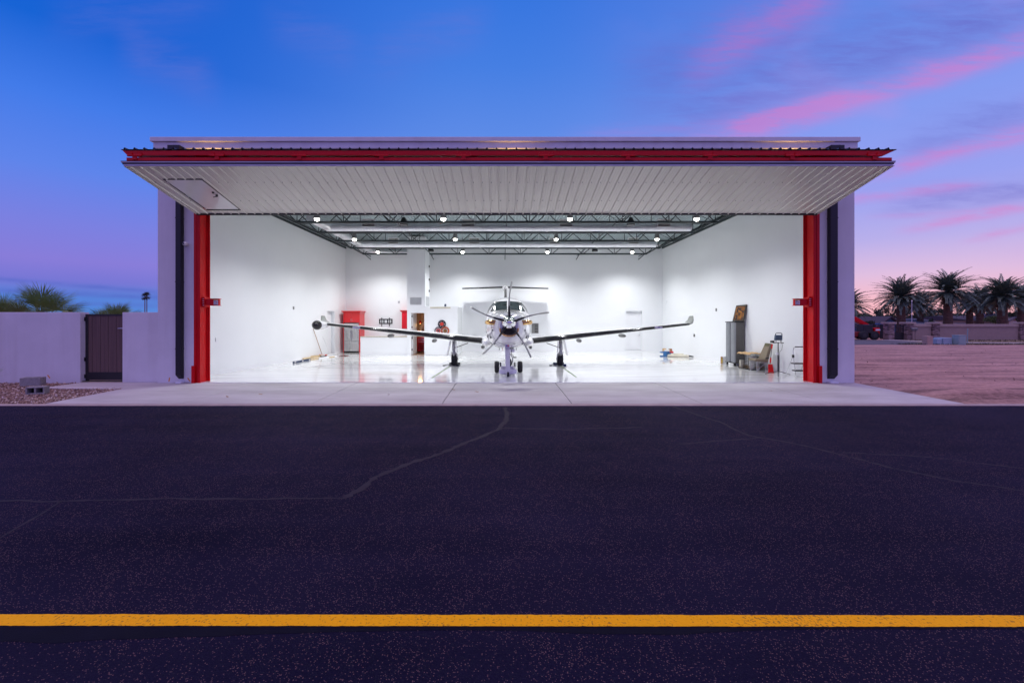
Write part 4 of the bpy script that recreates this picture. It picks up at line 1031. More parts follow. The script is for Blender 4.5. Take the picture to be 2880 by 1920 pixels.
# radar pod on the wing tip (left in the photo)
pp = Vector((X(892, 17.0), 17.0, Z(914, 17.0)))
pod = MB().lathe([(.192, .0), (.193, .12), (.178, .40), (.135, .75), (.08, 1.0), (.03, 1.15)], pp, 'Y', 28).build('radar_pod', 'white_gloss', A_, True)
MB().lathe([(.01, -.26), (.06, -.247), (.115, -.20), (.16, -.135), (.185, -.06), (.194, .0)], pp, 'Y', 28).build('radome', 'boot', pod, True)
# tail
fin = MB().rings([foil((AX-.03, 22.2, 2.72), 3.2, .085, (1, 0, 0)), foil((AX-.03, 23.1, 3.25), 2.3, .105, (1, 0, 0)), foil((AX-.03, 24.0, 3.80), 1.4, .15, (1, 0, 0))]).build('tail_fin', 'white_gloss', A_, True)
MB().rings([foil((AX-.03, 22.75, 3.05), 2.65, .095, (1, 0, 0), 0, .06, .005), foil((AX-.03, 24.0, 3.80), 1.4, .15, (1, 0, 0), 0, .06, .005)]).build('deice_boot', 'fairing', fin, True)
tz = Z(809, 24.3)
MB().ell((AX-.03, 24.65, tz+.0), (.19, .95, .19), 18, 14).build('tail_bullet', 'white_gloss', fin, True)
TP = None
for s in (-1, 1):
    ts = [((AX-.03+s*.10, 24.25, tz+.03), 1.1, .13, (0, 0, 1)), ((AX-.03+s*2.52, 24.5, tz-.03), .75, .11, (0, 0, 1))]
    TP = wing_surface(ts).build('tailplane', 'white_gloss', A_, True)
    tb = [((AX-.03+s*.16, 24.257, tz+.028), 1.09, .13, (0, 0, 1)), ts[1]]
    wing_surface(tb, .10, .006).build('deice_boot', 'boot', TP, True)
# nose gear
NG = MB().path([(AX+.03, 15.3, 1.15), (AX+.03, 15.5, .72), (AX+.03, 15.55, .45)], [.06, .055, .04], 12).build('nose_gear', 'gearleg', A_, True)
MB().path([(AX+.1, 15.45, .75), (AX+.17, 15.3, .6), (AX+.12, 15.55, .36)], .022, 8).build('torque_link', 'gearleg', NG, True)
nt_ = MB().lathe([(.11, -.07), (.19, -.085), (.225, -.06), (.23, 0), (.225, .06), (.19, .085), (.11, .07)], (AX+.03, 15.6, FZ+.31), 'X', 24).build('tyre', 'rubber', NG, smooth='auto')
MB().lathe([(.03, -.075), (.11, -.065), (.11, .065), (.03, .075)], (AX+.03, 15.6, FZ+.31), 'X', 16).build('rim', 'alu', nt_)
MB().box(AX+.05, AX+.22, 15.1, 15.5, .85, .97).build('gear_door', 'white_gloss', NG)
for dx_ in (-.33, -.20, .33): MB().path([(AX+dx_, 16.3, .93), (AX+dx_, 16.32, .84)], .012, 6).build('antenna', 'red' if dx_ == -.20 else 'gunmetal', A_)

# aircraft tug under the nose wheel
tx = X(1428.7, 14.6)
t = thing('aircraft_tug', (tx, 15.2, FZ), 'lavender white electric tug holding the nose wheel', 'tug')
MB().hexa([(tx-.075, 14.62, .12), (tx+.075, 14.62, .12), (tx+.075, 14.76, .12), (tx-.075, 14.76, .12)], [(tx-.095-.02, 14.30, 1.20), (tx+.075-.02, 14.30, 1.20), (tx+.075-.02, 14.42, 1.20), (tx-.095-.02, 14.42, 1.20)]).build('mast', 'tug', t, bevel=.012)
o = B(tx-.11, tx+.06, 14.24, 14.44, 1.20, 1.27).build('control_box', 'black', t, bevel=.01)
MB().path([(tx-.26, 14.28, 1.265), (tx+.20, 14.28, 1.265)], .02, 8).build('handle', 'rubber', o)
B(tx-.05, tx+.005, 14.234, 14.239, 1.215, 1.255).build('button', 'red', o)
B(tx-.075, tx-.005, 14.285, 14.30, 1.125, 1.16).build('blue_label', mat('blue red label', (.10, .06, .45), .4), t)
B(tx-.02, tx+.025, 14.282, 14.284, 1.125, 1.16).build('red_label', 'redcab', t)
B(tx-.085, tx+.045, 14.295, 14.31, 1.01, 1.10).build('instruction_plate', mat('lavender plate', (.45, .43, .52), .5), t)
bs = MB().box(tx-.31, tx+.31, 14.66, 14.80, .13, .28).box(tx-.27, tx-.20, 14.80, 16.0, .12, .30).box(tx+.20, tx+.27, 14.80, 16.0, .12, .30).box(tx-.20, tx+.20, 15.15, 15.22, .12, .34).box(tx-.20, tx+.20, 15.25, 15.98, .07, .085)
bs.build('chassis', 'tug', t, bevel=.012)
for s in (-1, 1):
    o = MB().cbox((tx+s*.26, 15.3, .40), (.05, .12, .14)); o.build('side_clamp', 'gunmetal', t)
    w = MB().lathe([(.10, -.075), (.17, -.09), (.20, -.07), (.21, -.02), (.21, .02), (.20, .07), (.17, .09), (.10, .075)], (tx+.035+s*.435, 15.75, FZ+.21), 'X', 26).build('wheel', 'rubber', t, smooth='auto')
    MB().lathe([(.02, -.076), (.10, -.07), (.10, .07), (.02, .076)], (tx+.035+s*.435, 15.75, FZ+.21), 'X', 16).build('rim', 'alu', w)
MB().lathe([(.05, -.035), (.075, -.03), (.08, 0), (.075, .03), (.05, .035)], (tx, 14.55, FZ+.08), 'X', 18).build('caster', 'rubber', t, smooth='auto')
MB().path([(tx+.13, 15.0, .95), (tx+.13, 14.95, .8), (tx+.18, 14.9, .78), (tx+.2, 14.9, .70)], .010, 6).path([(tx+.19, 14.9, .69), (tx+.31, 14.9, .69)], .02, 8).build('crank', 'gunmetal', t)

# chocks and floor tape
for s, mt_, nm in ((-1, 'black', 'black'), (1, 'navyblue', 'dark blue')):
    x = AX+s*2.285
    t = thing('wheel_chock', (x, 18.0, FZ), '%s wheel chock pair at the main wheel nearer the %s wall' % (nm, 'left' if s < 0 else 'right'), 'wheel chock', 'wheel chocks at the main wheels')
    for dy in (-.33, .30):
        MB().prism([(18.17+dy-.08, FZ+.002), (18.17+dy+.08, FZ+.002), (18.17+dy+.03, FZ+.09), (18.17+dy-.03, FZ+.09)], 0, x-.26 if dy > 0 else x+.10, x+.22).build('block', mt_, t, bevel=.01)
    MB().path([(x-.28, 18.4, FZ+.02), (x-.48, 18.0, FZ+.012), (x-.40, 17.85, FZ+.012)], .012, 6).build('rope', 'black', t)
for a, b in (((1266, 1029), (1214.6, 1062.6)), ((1576.6, 1029), (1621.5, 1060.6))):
    p, q = G(*a, FZ), G(*b, FZ); strip([(p.x, p.y), (q.x, q.y)], .055, FZ+.003, 'floor_marking', 'greentape', .1)

# ------------------------------------------------------------------ things along the right wall
cyN, cyF = 17.75, 18.5; cxF, cxB = 9.87, 10.28
t = thing('storage_cabinet', (10.08, 18.1, FZ), 'tall charcoal storage cabinet with two silver doors on casters', 'cabinet')
B(cxF+.06, cxB, cyN, cyF, .20, 1.91).build('body', 'cabgray', t, bevel=.008)
ym = (cyN+cyF)/2
for a, b in ((cyN+.005, ym-.02), (ym+.02, cyF-.005)):
    pf = [(cxF+.058, a), (cxF+.025, a), (cxF+.005, a+.03), (cxF-.012, a+.10), (cxF-.015, (a+b)/2), (cxF-.012, b-.10), (cxF+.005, b-.03), (cxF+.025, b), (cxF+.058, b)]
    MB().prism(pf, 2, .215, 1.90).build('door', 'cabsilver', t, bevel=.004)
MB().box(cxF-.01, cxB+.005, cyN-.01, cyF+.01, 1.91, 1.945).box(cxF-.01, cxB+.005, cyN-.01, cyF+.01, .165, .20).build('end_cap', 'black', t, bevel=.008)
for xx in (cxF+.05, cxB-.05):
    for yy in (cyN+.07, cyF-.07):
        MB().lathe([(.045, -.015), (.05, 0), (.045, .015)], (xx, yy, FZ+.05), 'Y', 14).box(xx-.02, xx+.02, yy-.025, yy+.025, FZ+.06, .165).build('caster', 'rubber', t)
# framed print leaning on top
bl_, br_, tr_, tl_ = Vector((10.01, 18.2, 1.948)), Vector((10.16, 17.62, 1.948)), Vector((10.30, 17.62, 2.66)), Vector((10.19, 18.22, 2.64))
nrm = (br_-bl_).cross(tl_-bl_).normalized()
if nrm.x > 0: nrm = -nrm
bk = -nrm*.035
t = thing('framed_print', (bl_+br_)/2, 'dark framed orange and black abstract print atop the cabinet', 'picture')
def inset(f, d):
    return [bl_+(br_-bl_)*f+(tl_-bl_)*f+nrm*d, br_+(bl_-br_)*f+(tr_-br_)*f+nrm*d, tr_+(tl_-tr_)*f+(br_-tr_)*f+nrm*d, tl_+(tr_-tl_)*f+(bl_-tl_)*f+nrm*d]
MB().hexa([p+bk for p in inset(0, 0)], inset(0, 0)).build('frame', mat('dark bronze frame', (.035, .028, .022), .35, var=.2), t, bevel=.006)
MB().hexa(inset(.09, .001), inset(.09, .004)).build('print', 'print', t)
MB().lathe([(.085, 0), (.09, .01), (.09, .33), (.08, .34)], (X(2087, 17.1), 17.1, FZ+.002), 'Z', 20)
t = tag(MB().lathe([(.088, 0), (.09, .01), (.09, .33), (.085, .34), (.05, .335)], (X(2087, 17.1), 17.1, FZ+.002), 'Z', 24).build('white_canister', 'canvas', smooth='auto'), 'off white cylinder standing beside the storage cabinet', 'canister')
x_, y_ = X(2029.5, 18.75), 18.75
t = thing('narrow_carton', (x_, y_, FZ), 'narrow carton with yellow label left of the storage cabinet', 'carton')
B(x_-.03, x_+.03, y_-.04, y_+.04, FZ+.002, FZ+.32).build('box', 'brownwood', t, bevel=.004)
B(x_-.025, x_+.025, y_-.045, y_-.041, FZ+.05, FZ+.25).build('label_patch', 'yellow', t)
tag(B(x_+.06, x_+.22, y_-.03, y_+.03, FZ+.002, FZ+.33).build('white_box', 'trim', bevel=.006), 'plain white box between the narrow carton and the storage cabinet', 'box')
# wire crate with cloth
wx0, wx1, wy0, wy1, wz = 9.72, 10.28, 16.35, 17.2, .66
t = thing('wire_crate', ((wx0+wx1)/2, (wy0+wy1)/2, FZ), 'black wire pet crate against the right wall', 'crate')
o = MB()
def wire(a, b): o.path([a, b], .0045, 4)
for k in range(10):
    z = FZ+.03+(wz-FZ-.03)*k/9
    for (a, b) in (((wx0, wy0), (wx1, wy0)), ((wx0, wy0), (wx0, wy1)), ((wx1, wy0), (wx1, wy1)), ((wx0, wy1), (wx1, wy1))): wire((*a, z), (*b, z))
for k in range(13):
    xx = wx0+(wx1-wx0)*k/12; wire((xx, wy0, FZ+.03), (xx, wy0, wz)); wire((xx, wy1, FZ+.03), (xx, wy1, wz))
for k in range(17):
    yy = wy0+(wy1-wy0)*k/16; wire((wx0, yy, FZ+.03), (wx0, yy, wz)); wire((wx1, yy, FZ+.03), (wx1, yy, wz))
o.build('wire_panels', 'gunmetal', t)
B(wx0-.01, wx1+.01, wy0-.01, wy1+.01, FZ+.002, FZ+.035).build('tray', 'black', t)
o = MB()
for k in range(120):
    o.cbox((R.uniform(wx0-.0, wx1-.03), R.uniform(wy0+.02, wy1-.03), FZ+.045+R.random()*.09), (R.uniform(.04, .13), R.uniform(.03, .1), .012), (R.uniform(-.5, .5), R.uniform(-.5, .5), R.random()*6))
tag(o.build('packing_paper', 'dirtbits'), 'crumpled brown packing paper heaped in the wire crate', 'paper', kind='stuff')
tag(MB().lathe([(.12, 0), (.13, .46), (.125, .48)], (9.90, 16.55, FZ+.04), 'Z', 20).build('plastic_bin', 'label', smooth='auto'), 'tall white bin standing inside the wire crate', 'bin')
tag(MB().lathe([(.13, 0), (.15, .40), (.145, .42)], (10.08, 16.9, FZ+.04), 'Z', 20).build('grey_bin', 'gray', smooth='auto'), 'dark grey bin behind the white bin inside the wire crate', 'bin')
o = MB(); rows = []
for i in range(15):
    row = []
    for j in range(11):
        u, v = i/14, j/10
        xx, yy = wx0-.06+(wx1-wx0+.10)*v, wy0+.02+(wy1-wy0)*u
        row.append((xx, yy, wz+.02+.05*abs(noise.noise((xx*5, yy*5, 2)))+.03*noise.noise((xx*14, yy*12, 4))+.015-(.05 if j in (0, 10) else 0)))
    rows.append(row)
o.rings(rows, closed=False)
cl = o.build('folded_blanket', 'cloth', smooth=True); cl.modifiers.new('thick', 'SOLIDIFY').thickness = .02
tag(cl, 'rumpled tan blanket lying over the wire crate', 'blanket')
# loose seat
sx0, sy = 9.50, 15.92
t = thing('airplane_chair', (9.8, sy, FZ), 'loose tan leather airplane chair on grey steel legs', 'chair')
MB().hexa([(sx0, sy-.24, .47), (9.98, sy-.24, .43), (9.98, sy+.24, .43), (sx0, sy+.24, .47)], [(sx0+.01, sy-.24, .56), (9.99, sy-.24, .53), (9.99, sy+.24, .53), (sx0+.01, sy+.24, .56)]).build('seat', 'tan', t, bevel=.025, seg=3)
MB().hexa([(9.86, sy-.23, .52), (10.00, sy-.23, .50), (10.00, sy+.23, .50), (9.86, sy+.23, .52)], [(10.10, sy-.17, 1.14), (10.19, sy-.17, 1.12), (10.19, sy+.17, 1.12), (10.10, sy+.17, 1.14)]).build('backrest', 'tan', t, bevel=.035, seg=3)
MB().hexa([(10.045, sy-.14, 1.02), (10.08, sy-.14, 1.02), (10.08, sy+.14, 1.02), (10.045, sy+.14, 1.02)], [(10.075, sy-.14, 1.13), (10.11, sy-.14, 1.13), (10.11, sy+.14, 1.13), (10.075, sy+.14, 1.13)]).build('headrest', mat('olive leather', (.10, .09, .035), .5), t, bevel=.02)
for s in (-1, 1): MB().path([(9.86, sy+s*.26, .58), (9.98, sy+s*.26, .60)], .025, 8).build('armrest', 'black', t, True)
for xx in (9.58, 9.90):
    for s in (-1, 1): MB().path([(xx, sy+s*.2, .46), (xx-.01, sy+s*.2, FZ+.003)], .014, 8).build('leg', 'gearleg', t)
o = MB()
for s in (-1, 1): o.path([(9.58, sy+s*.2, .12), (9.9, sy+s*.2, .40)], .011, 6); o.path([(9.56, sy+s*.2, .42), (9.98, sy+s*.2, .40)], .014, 6)
o.path([(9.58, sy-.2, .40), (9.58, sy+.2, .40)], .012, 6); o.build('seat_frame', 'gearleg', t)
# red shovel leaning on the seat
t = thing('shovel', (9.95, 15.55, FZ), 'red shovel with grey shaft leaning on the tan seat', 'shovel')
MB().path([(9.955, 15.55, .38), (10.05, 15.58, 1.08)], .017, 8).build('shaft', 'gray', t)
MB().path([(9.965, 15.55, .42), (9.99, 15.56, .62)], .023, 8).path([(10.03, 15.575, .95), (10.055, 15.58, 1.12)], .024, 8).build('grip', 'red', t)
MB().hexa([(9.84, 15.46, FZ+.004), (10.05, 15.46, FZ+.004), (10.05, 15.49, FZ+.004), (9.84, 15.49, FZ+.004)], [(9.88, 15.52, .38), (10.03, 15.52, .38), (10.03, 15.55, .38), (9.88, 15.55, .38)]).build('blade', 'red', t, bevel=.01)
# work light tripod
wx, wy = X(2188.6, 15.0), 15.0
t = thing('work_light', (wx, wy, FZ), 'black tripod work light with blue lamp head and cable', 'work light')
MB().path([(wx, wy, FZ+.06), (wx, wy, 1.22)], .016, 8).path([(wx, wy, FZ+.1), (wx, wy, .75)], .024, 8).build('pole', 'black', t)
for an in (.15, 2.3, 4.2):
    MB().path([(wx, wy, .19), (wx+.46*math.cos(an), wy+.46*math.sin(an)*.8-.02, FZ+.012)], .012, 6).build('leg', 'black', t)
MB().path([(wx-.13, wy-.02, 1.205), (wx+.13, wy-.02, 1.205)], .012, 6).path([(wx-.09, wy-.02, 1.21), (wx-.09, wy-.02, 1.30)], .01, 6).path([(wx+.08, wy-.02, 1.21), (wx+.08, wy-.02, 1.30)], .01, 6).cbox((wx-.15, wy, 1.2), (.08, .05, .025)).cbox((wx+.15, wy, 1.2), (.08, .05, .025)).build('crossbar', 'black', t)
o = MB().hexa([(wx-.14, wy-.05, 1.29), (wx+.12, wy-.05, 1.29), (wx+.12, wy+.03, 1.29), (wx-.14, wy+.03, 1.29)], [(wx-.10, wy-.03, 1.48), (wx+.14, wy-.03, 1.48), (wx+.14, wy+.05, 1.48), (wx-.10, wy+.05, 1.48)]).build('lamp_head', mat('slate blue lamp head', (.05, .085, .14), .35, var=.15), t, bevel=.01)
MB().path([(wx-.105, wy, 1.47), (wx-.085, wy, 1.53), (wx-.05, wy, 1.55), (wx+.09, wy, 1.55), (wx+.13, wy, 1.53), (wx+.14, wy, 1.47)], .013, 8).build('handle', 'black', o)
MB().path([(wx+.12, wy, 1.28), (wx+.15, wy, 1.1), (wx+.13, wy, .95), (wx+.05, wy, .88), (wx+.04, wy, .4), (wx+.05, wy, FZ+.15)], .006, 5).build('cable', 'black', t)
B(wx-.09, wx-.02, wy-.03, wy+.03, .78, .86).build('plug', 'trim', t)
B(wx-.26, wx-.16, wy-.05, wy+.05, 1.2, 1.28).build('battery', 'gunmetal', t, bevel=.008)
# step ladder
lx, ly = X(2229, 14.45), 14.45
t = thing('step_ladder', (lx+.2, ly, FZ), 'folding aluminium step ladder with black treads by the red jamb', 'step ladder')
for s in (-1, 1):
    MB().path([(lx+.04+.25+s*.25, ly-.12, FZ+.003), (lx+.25+s*.22, ly+.0, .75), (lx+.25+s*.21, ly+.03, .95), (lx+.25+s*.17, ly+.04, 1.06), (lx+.25+s*.10, ly+.04, 1.09)], .014, 8).build('rail', 'alu', t, True)
    MB().path([(lx-.03+.25+s*.25, ly+.32, FZ+.003), (lx+.25+s*.22, ly+.03, .76)], .012, 8).build('rear_leg', 'alu', t)
    B(lx+.25+s*.22-.02, lx+.25+s*.22+.02, ly-.02, ly+.05, .72, .82).build('joint', 'black', t)
MB().path([(lx+.12, ly+.04, 1.09), (lx+.38, ly+.04, 1.09)], .018, 8).build('handle', 'rubber', t)
for z, yy in ((.26, -.07), (.50, -.02)): B(lx+.02, lx+.48, ly+yy-.05, ly+yy+.14, z, z+.035).build('tread', 'rubber', t, bevel=.006)
# painting supplies in the right corner
base = P(1890, 1001, 22.4); bx, by = base.x, 22.4
def can(x, y, r, h, mt_, lab, z0=FZ+.002, band=None):
    t = thing('paint_can', (x, y, z0), lab, 'paint can', 'paint cans in the back corner')
    MB().lathe([(r*.96, 0), (r, .01), (r, h-.01), (r*.96, h), (r*.9, h-.008)], (x, y, z0), 'Z', 20).build('can', mt_, t, smooth='auto')
    if band: MB().lathe([(r+.002, h*.25), (r+.002, h*.75)], (x, y, z0), 'Z', 20, False).build('label_band', band, t, True)
    hd = [(x+r*math.cos(a), y-.01, z0+h*.75+(r*.9)*math.sin(a)) for a in [PI*k/8 for k in range(9)]]
    MB().path(hd, .004, 4).build('handle', 'alu', t)
can(bx-.52, by+.05, .11, .25, 'blue', 'blue paint can at the left of the corner pile', band='label')
can(bx-.38, by-.02, .12, .28, 'blue', 'blue paint bucket in front of the corner pile')
can(bx-.22, by+.12, .13, .36, 'label', 'white paint bucket in the middle of the corner pile', band='blue')
can(bx+.0, by+.10, .11, .26, 'redcab', 'red paint can at the right of the corner pile', band='blue')
tag(B(bx-.36, bx-.22, by-.06+.26, by+.4, FZ+.002, .46).build('cardboard_box', 'cloth', bevel=.004), 'tan cardboard box behind the paint cans', 'box')
tag(B(bx-.02+.0, bx+.12, by+.28, by+.42, FZ+.002, .44).build('brown_box', 'brownwood', bevel=.004), 'brown box behind the red paint can', 'box')
o = MB()
o.path([(bx-.30, by-.22, FZ+.07), (bx+.15, by-.42, FZ+.075), (bx+.62, by-.62, FZ+.07)], [.07, .075, .065], 12)
o.path([(bx-.1, by-.1, FZ+.12), (bx+.45, by-.38, FZ+.13)], [.06, .07], 10)
tag(o.build('drop_cloth_roll', 'canvas', smooth='auto'), 'rolled cream drop cloth on the floor by the corner', 'drop cloth')
tag(MB().path([(bx+.50, by-.52, FZ+.09), (bx+.85, by-.66, FZ+.05)], [.06, .03], 8).build('dark_rag', 'gunmetal', smooth='auto'), 'dark rag at the end of the drop cloth roll', 'rag')

# ------------------------------------------------------------------ cleaning and lumber pile along the left wall
p0 = G(906, 1001.5, FZ); top = Vector((XL(21.9)+.03, 21.9, Z(924, 21.9)))
t = thing('push_broom', (p0.x, p0.y, FZ), 'push broom with brown wooden handle leaning on the left wall', 'broom')
MB().path([p0+Vector((0, 0, .08)), top], .014, 8).build('handle', 'brownwood', t)
MB().cbox((p0.x, p0.y, FZ+.075), (.55, .09, .05), (0, 0, -.3)).build('head', 'redcab', t, bevel=.008)
MB().cbox((p0.x, p0.y, FZ+.027), (.52, .07, .045), (0, 0, -.3)).build('bristles', 'gunmetal', t)
q0 = G(929, 998, FZ)
t = thing('floor_squeegee', (q0.x, q0.y, FZ), 'white handled floor squeegee leaning beside the left door', 'squeegee')
MB().path([q0+Vector((0, 0, .05)), (XL(22.9)+.03, 22.9, 1.12)], .013, 8).build('handle', 'trim', t)
MB().cbox((q0.x, q0.y, FZ+.03), (.5, .03, .06), (0, 0, .2)).build('blade', 'trim', t)
a, b = G(824.5, 1022, FZ), G(872.4, 1013, FZ)
an = math.atan2(b.y-a.y, b.x-a.x); L_ = (b-a).length
t = thing('spirit_level', ((a+b)/2), 'long dark blue level lying on the floor by the left wall', 'level')
MB().cbox(((a+b)/2+Vector((0, 0, .045))), (L_, .05, .085), (0, 0, an)).build('bar', 'navyblue', t, bevel=.006)
for f in (.08, .5, .92):
    c = a.lerp(b, f)+Vector((.03*math.sin(an), -.03*math.cos(an), .045)); MB().cbox(c, (.10, .02, .035), (0, 0, an)).build('vial', 'label', t)
def plank(ax_, ay_, bx_, by_, w_, h_, z_, mt_, lab, nm='plank'):
    a, b = G(ax_, ay_, FZ), G(bx_, by_, FZ); an = math.atan2(b.y-a.y, b.x-a.x)
    tag(MB().cbox((a+b)/2+Vector((0, 0, z_+h_/2+.002)), ((b-a).length, w_, h_), (0, 0, an)).build(nm, mt_, bevel=.004), lab, nm.replace('_', ' '), 'lumber and trim on the floor by the left wall')
plank(852, 1010, 896, 1003, .16, .05, 0, 'wood', 'wide pale plank under the broom head')
plank(872, 1012, 940, 1003, .07, .04, 0, 'wood', 'thin pale plank nearest the camera in the pile')
plank(868, 1006, 920, 1001, .12, .04, .05, 'wood', 'pale plank laid across the wide plank')
plank(896, 1009, 945, 1002, .10, .05, 0, 'trim', 'white trim board in front of the broom')
plank(905, 1003, 946, 997.5, .08, .04, .04, 'trim', 'white trim board resting on the pile behind the broom')
c = G(872, 1004, FZ)
tag(MB().hexa([(c.x-.25, c.y, FZ+.05), (c.x+.2, c.y-.05, FZ+.05), (c.x+.2, c.y+.25, FZ+.05), (c.x-.25, c.y+.25, FZ+.05)], [(c.x-.28, c.y-.02, FZ+.2), (c.x-.1, c.y-.05, FZ+.12), (c.x-.1, c.y+.25, FZ+.12), (c.x-.28, c.y+.25, FZ+.2)]).build('dustpan', 'redcab', bevel=.01), 'red dustpan on the lumber pile by the left wall', 'dustpan')
a, b = G(948, 1002, FZ), G(990, 998, FZ)
tag(B(a.x+.1, b.x, a.y-.05, a.y+.5, FZ+.002, FZ+.014).build('door_mat', 'darkred'), 'dark red door mat before the fridge cabinet', 'mat')

# ------------------------------------------------------------------ garden wall and gate
WY, WZ = 13.45, Z(878, 13.45)
g0, g1 = X(225.5, WY), X(344, WY)
tag(MB().box(-60, g0, WY, WY+.3, -.1, WZ).build('garden_wall', 'stucco', bevel=.012), 'long white stucco garden wall left of the wooden gate', 'wall', 'white garden walls')
tag(MB().box(g1, -10.872, WY, WY+.3, -.1, WZ).build('garden_wall', 'stucco', bevel=.012), 'short white stucco wall between the gate and the hangar', 'wall', 'white garden walls')
gy = WY+.14; gt = WZ-.06
t = thing('gate', ((g0+g1)/2, gy, 0), 'brown slatted pedestrian gate in a black steel frame', 'gate')
ga0, ga1 = g0+.03, g1-.02
MB().box(ga0, ga0+.08, gy, gy+.05, .06, gt).box(ga1-.06, ga1, gy, gy+.05, .06, gt).box(ga0+.08, ga1-.06, gy, gy+.05, gt-.05, gt).box(ga0+.08, ga1-.06, gy-.003, gy+.053, .08, .33).build('frame', 'black', t)
o = MB(); n = 9; w_ = (ga1-.06-ga0-.08)/n
for k in range(n): o.box(ga0+.08+k*w_+.003, ga0+.08+(k+1)*w_-.003, gy+.012+(.004 if k % 2 else 0), gy+.035, .33, gt-.05)
o.box(ga0+.08, ga1-.06, gy+.036, gy+.04, .33, gt-.05)
o.build('slat_panel', 'gatepanel', t)
hz = Z(923, gy)
MB().lathe([(.045, 0), (.045, -.02), (.02, -.03)], (ga1-.05, gy, hz), 'Y', 14).path([(ga1-.05, gy-.03, hz), (ga1-.10, gy-.045, hz), (ga1-.21, gy-.045, hz-.005)], [.018, .018, .013], 8).build('handle', 'alu', t)
for zz in (.2, .75, 2.05): MB().path([(ga0-.005, gy-.015, zz-.06), (ga0-.005, gy-.015, zz+.06)], .018, 8).build('hinge', 'black', t)
B(ga0-.03, ga1, gy-.08, gy+.1, .031, .055).build('sill', mat('dark olive sill', (.06, .06, .03), .8, var=.3), t)
# cinder blocks
def cinder(c, rot, lab, sc=1.):
    t = thing('cinder_block', c, lab, 'cinder block', 'loose cinder blocks on the gravel')
    m = Matrix.Translation(c) @ Euler(rot).to_matrix().to_4x4()
    o = MB()
    l, w, h, th = .40*sc, .20*sc, .20*sc, .032*sc
    o.box(-l/2, l/2, -w/2, w/2, 0, th, m).box(-l/2, l/2, -w/2, w/2, h-th, h, m)
    for xx in (-l/2, -th/2, l/2-th): o.box(xx, xx+th, -w/2, w/2, th, h-th, m)
    o.build('shell', 'block', t, bevel=.004)
    o = MB().box(-l/2+th, -th/2, w/2-.02, w/2-.01, th, h-th, m).box(th/2, l/2-th, w/2-.02, w/2-.01, th, h-th, m); o.build('hollow_shade', 'black', t)  # black sheets closing the hollow backs stand in for the shade inside
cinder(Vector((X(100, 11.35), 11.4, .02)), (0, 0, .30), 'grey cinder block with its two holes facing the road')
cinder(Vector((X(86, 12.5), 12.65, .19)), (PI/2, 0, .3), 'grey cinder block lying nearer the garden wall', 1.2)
o = OFF

# ------------------------------------------------------------------ plants
def frond(mb, o, az, el, ln, droop, leaf, n=26, wid=.03, vee=.5, lsc=1.):
    p = Vector(o); e = el; pts = []; st_ = ln/n
    h = Vector((math.cos(az), math.sin(az), 0))
    for i in range(n+1):
        d = h*math.cos(e)+Vector((0, 0, math.sin(e))); pts.append((p.copy(), d.copy())); p += d*st_; e -= droop/n*(.4+1.2*i/n)
    side = Vector((-h.y, h.x, 0))
    for i, (q, d) in enumerate(pts):
        f = i/n
        if f < .12: continue
        ll = leaf*math.sin(min(1, .35+f*.8)*PI*.93)**.8*lsc
        up = side.cross(d).normalized()
        if up.z < 0: up = -up
        for s in (-1, 1):
            dr = (side*s*.75+d*(.62+.3*f)+up*vee*(.6+.6*R.random())+Vector((R.uniform(-.15, .15), R.uniform(-.15, .15), R.uniform(-.15, .15)))).normalized()
            tip = q+dr*ll*(.8+.35*R.random())+Vector((0, 0, -.10*ll))
            w_ = d*wid; mid_ = q.lerp(tip, .5)
            mb.face([q-w_*.4, mid_-w_, tip, mid_+w_])
    mb.path([pts[0][0], pts[n//3][0], pts[2*n//3][0], pts[n][0]], [.03, .022, .014, .005], 4)
def palm(px, cyp, D, rad, trunk_r, lab, mt_='frond', nf=92, leaf=.42, wid=.06, group='date palms beyond the tan wall'):
    c = P(px, cyp, D)
    t = thing('date_palm', (c.x, D, 0), lab, 'palm tree', group)
    rings = []; nn = 22
    for i in range(nn+1):
        z = -.1+(c.z+.1)*i/nn; r = trunk_r*(1.15-.25*i/nn+(.25 if i > nn-4 else 0)+(.05 if i % 2 else -.03))
        rings.append([(c.x+r*math.cos(2*PI*k/14)*(1+.06*R.random()), D+r*math.sin(2*PI*k/14), z) for k in range(14)])
    MB().rings(rings).build('trunk', 'bark', t)
    m = MB()
    for k in range(nf):
        f = k/nf
        el = 1.4-1.95*f**.95+R.uniform(-.12, .12)
        frond(m, (c.x+R.uniform(-.1, .1), D+R.uniform(-.1, .1), c.z+.15*(1-f)), k*2.39996+R.uniform(-.2, .2), el, rad*R.uniform(.85, 1.1), 1.05*(.85+.3*R.random())-.35*f, leaf, n=42, wid=wid, vee=.22)
    m.build('crown', mt_, t, recalc=False)
    m = MB()
    for k in range(R.randint(7, 13)):
        frond(m, (c.x, D, c.z-.25), R.random()*6.28, R.uniform(-1.0, -.5), rad*R.uniform(.45, .75), .5, leaf*.7, n=18, wid=.03, vee=.1)
    m.build('dead_fronds', mat('dead palm frond', (.16, .10, .06), .8, var=.3), t, recalc=False)
palm(2534, 838, 50, 3.1, .40, 'large date palm behind the two gate pillars', leaf=.58)
palm(2666, 822, 50, 3.2, .40, 'tallest date palm, behind the middle pillar', leaf=.58)
palm(2819, 836, 50, 3.1, .42, 'large date palm at the right, before the cream gable', leaf=.58)
palm(2588, 858, 62, 2.6, .36, 'smaller date palm right of the thin pole', leaf=.52, nf=78)
palm(2727, 858, 62, 2.6, .36, 'smaller date palm right of the tallest palm', leaf=.52, nf=78)
palm(2756, 848, 57, 2.7, .36, 'middle sized date palm left of the dark shingle roof', leaf=.52, nf=78)
palm(2783, 856, 64, 2.6, .36, 'date palm partly hidden behind the right large palm', leaf=.52, nf=78)
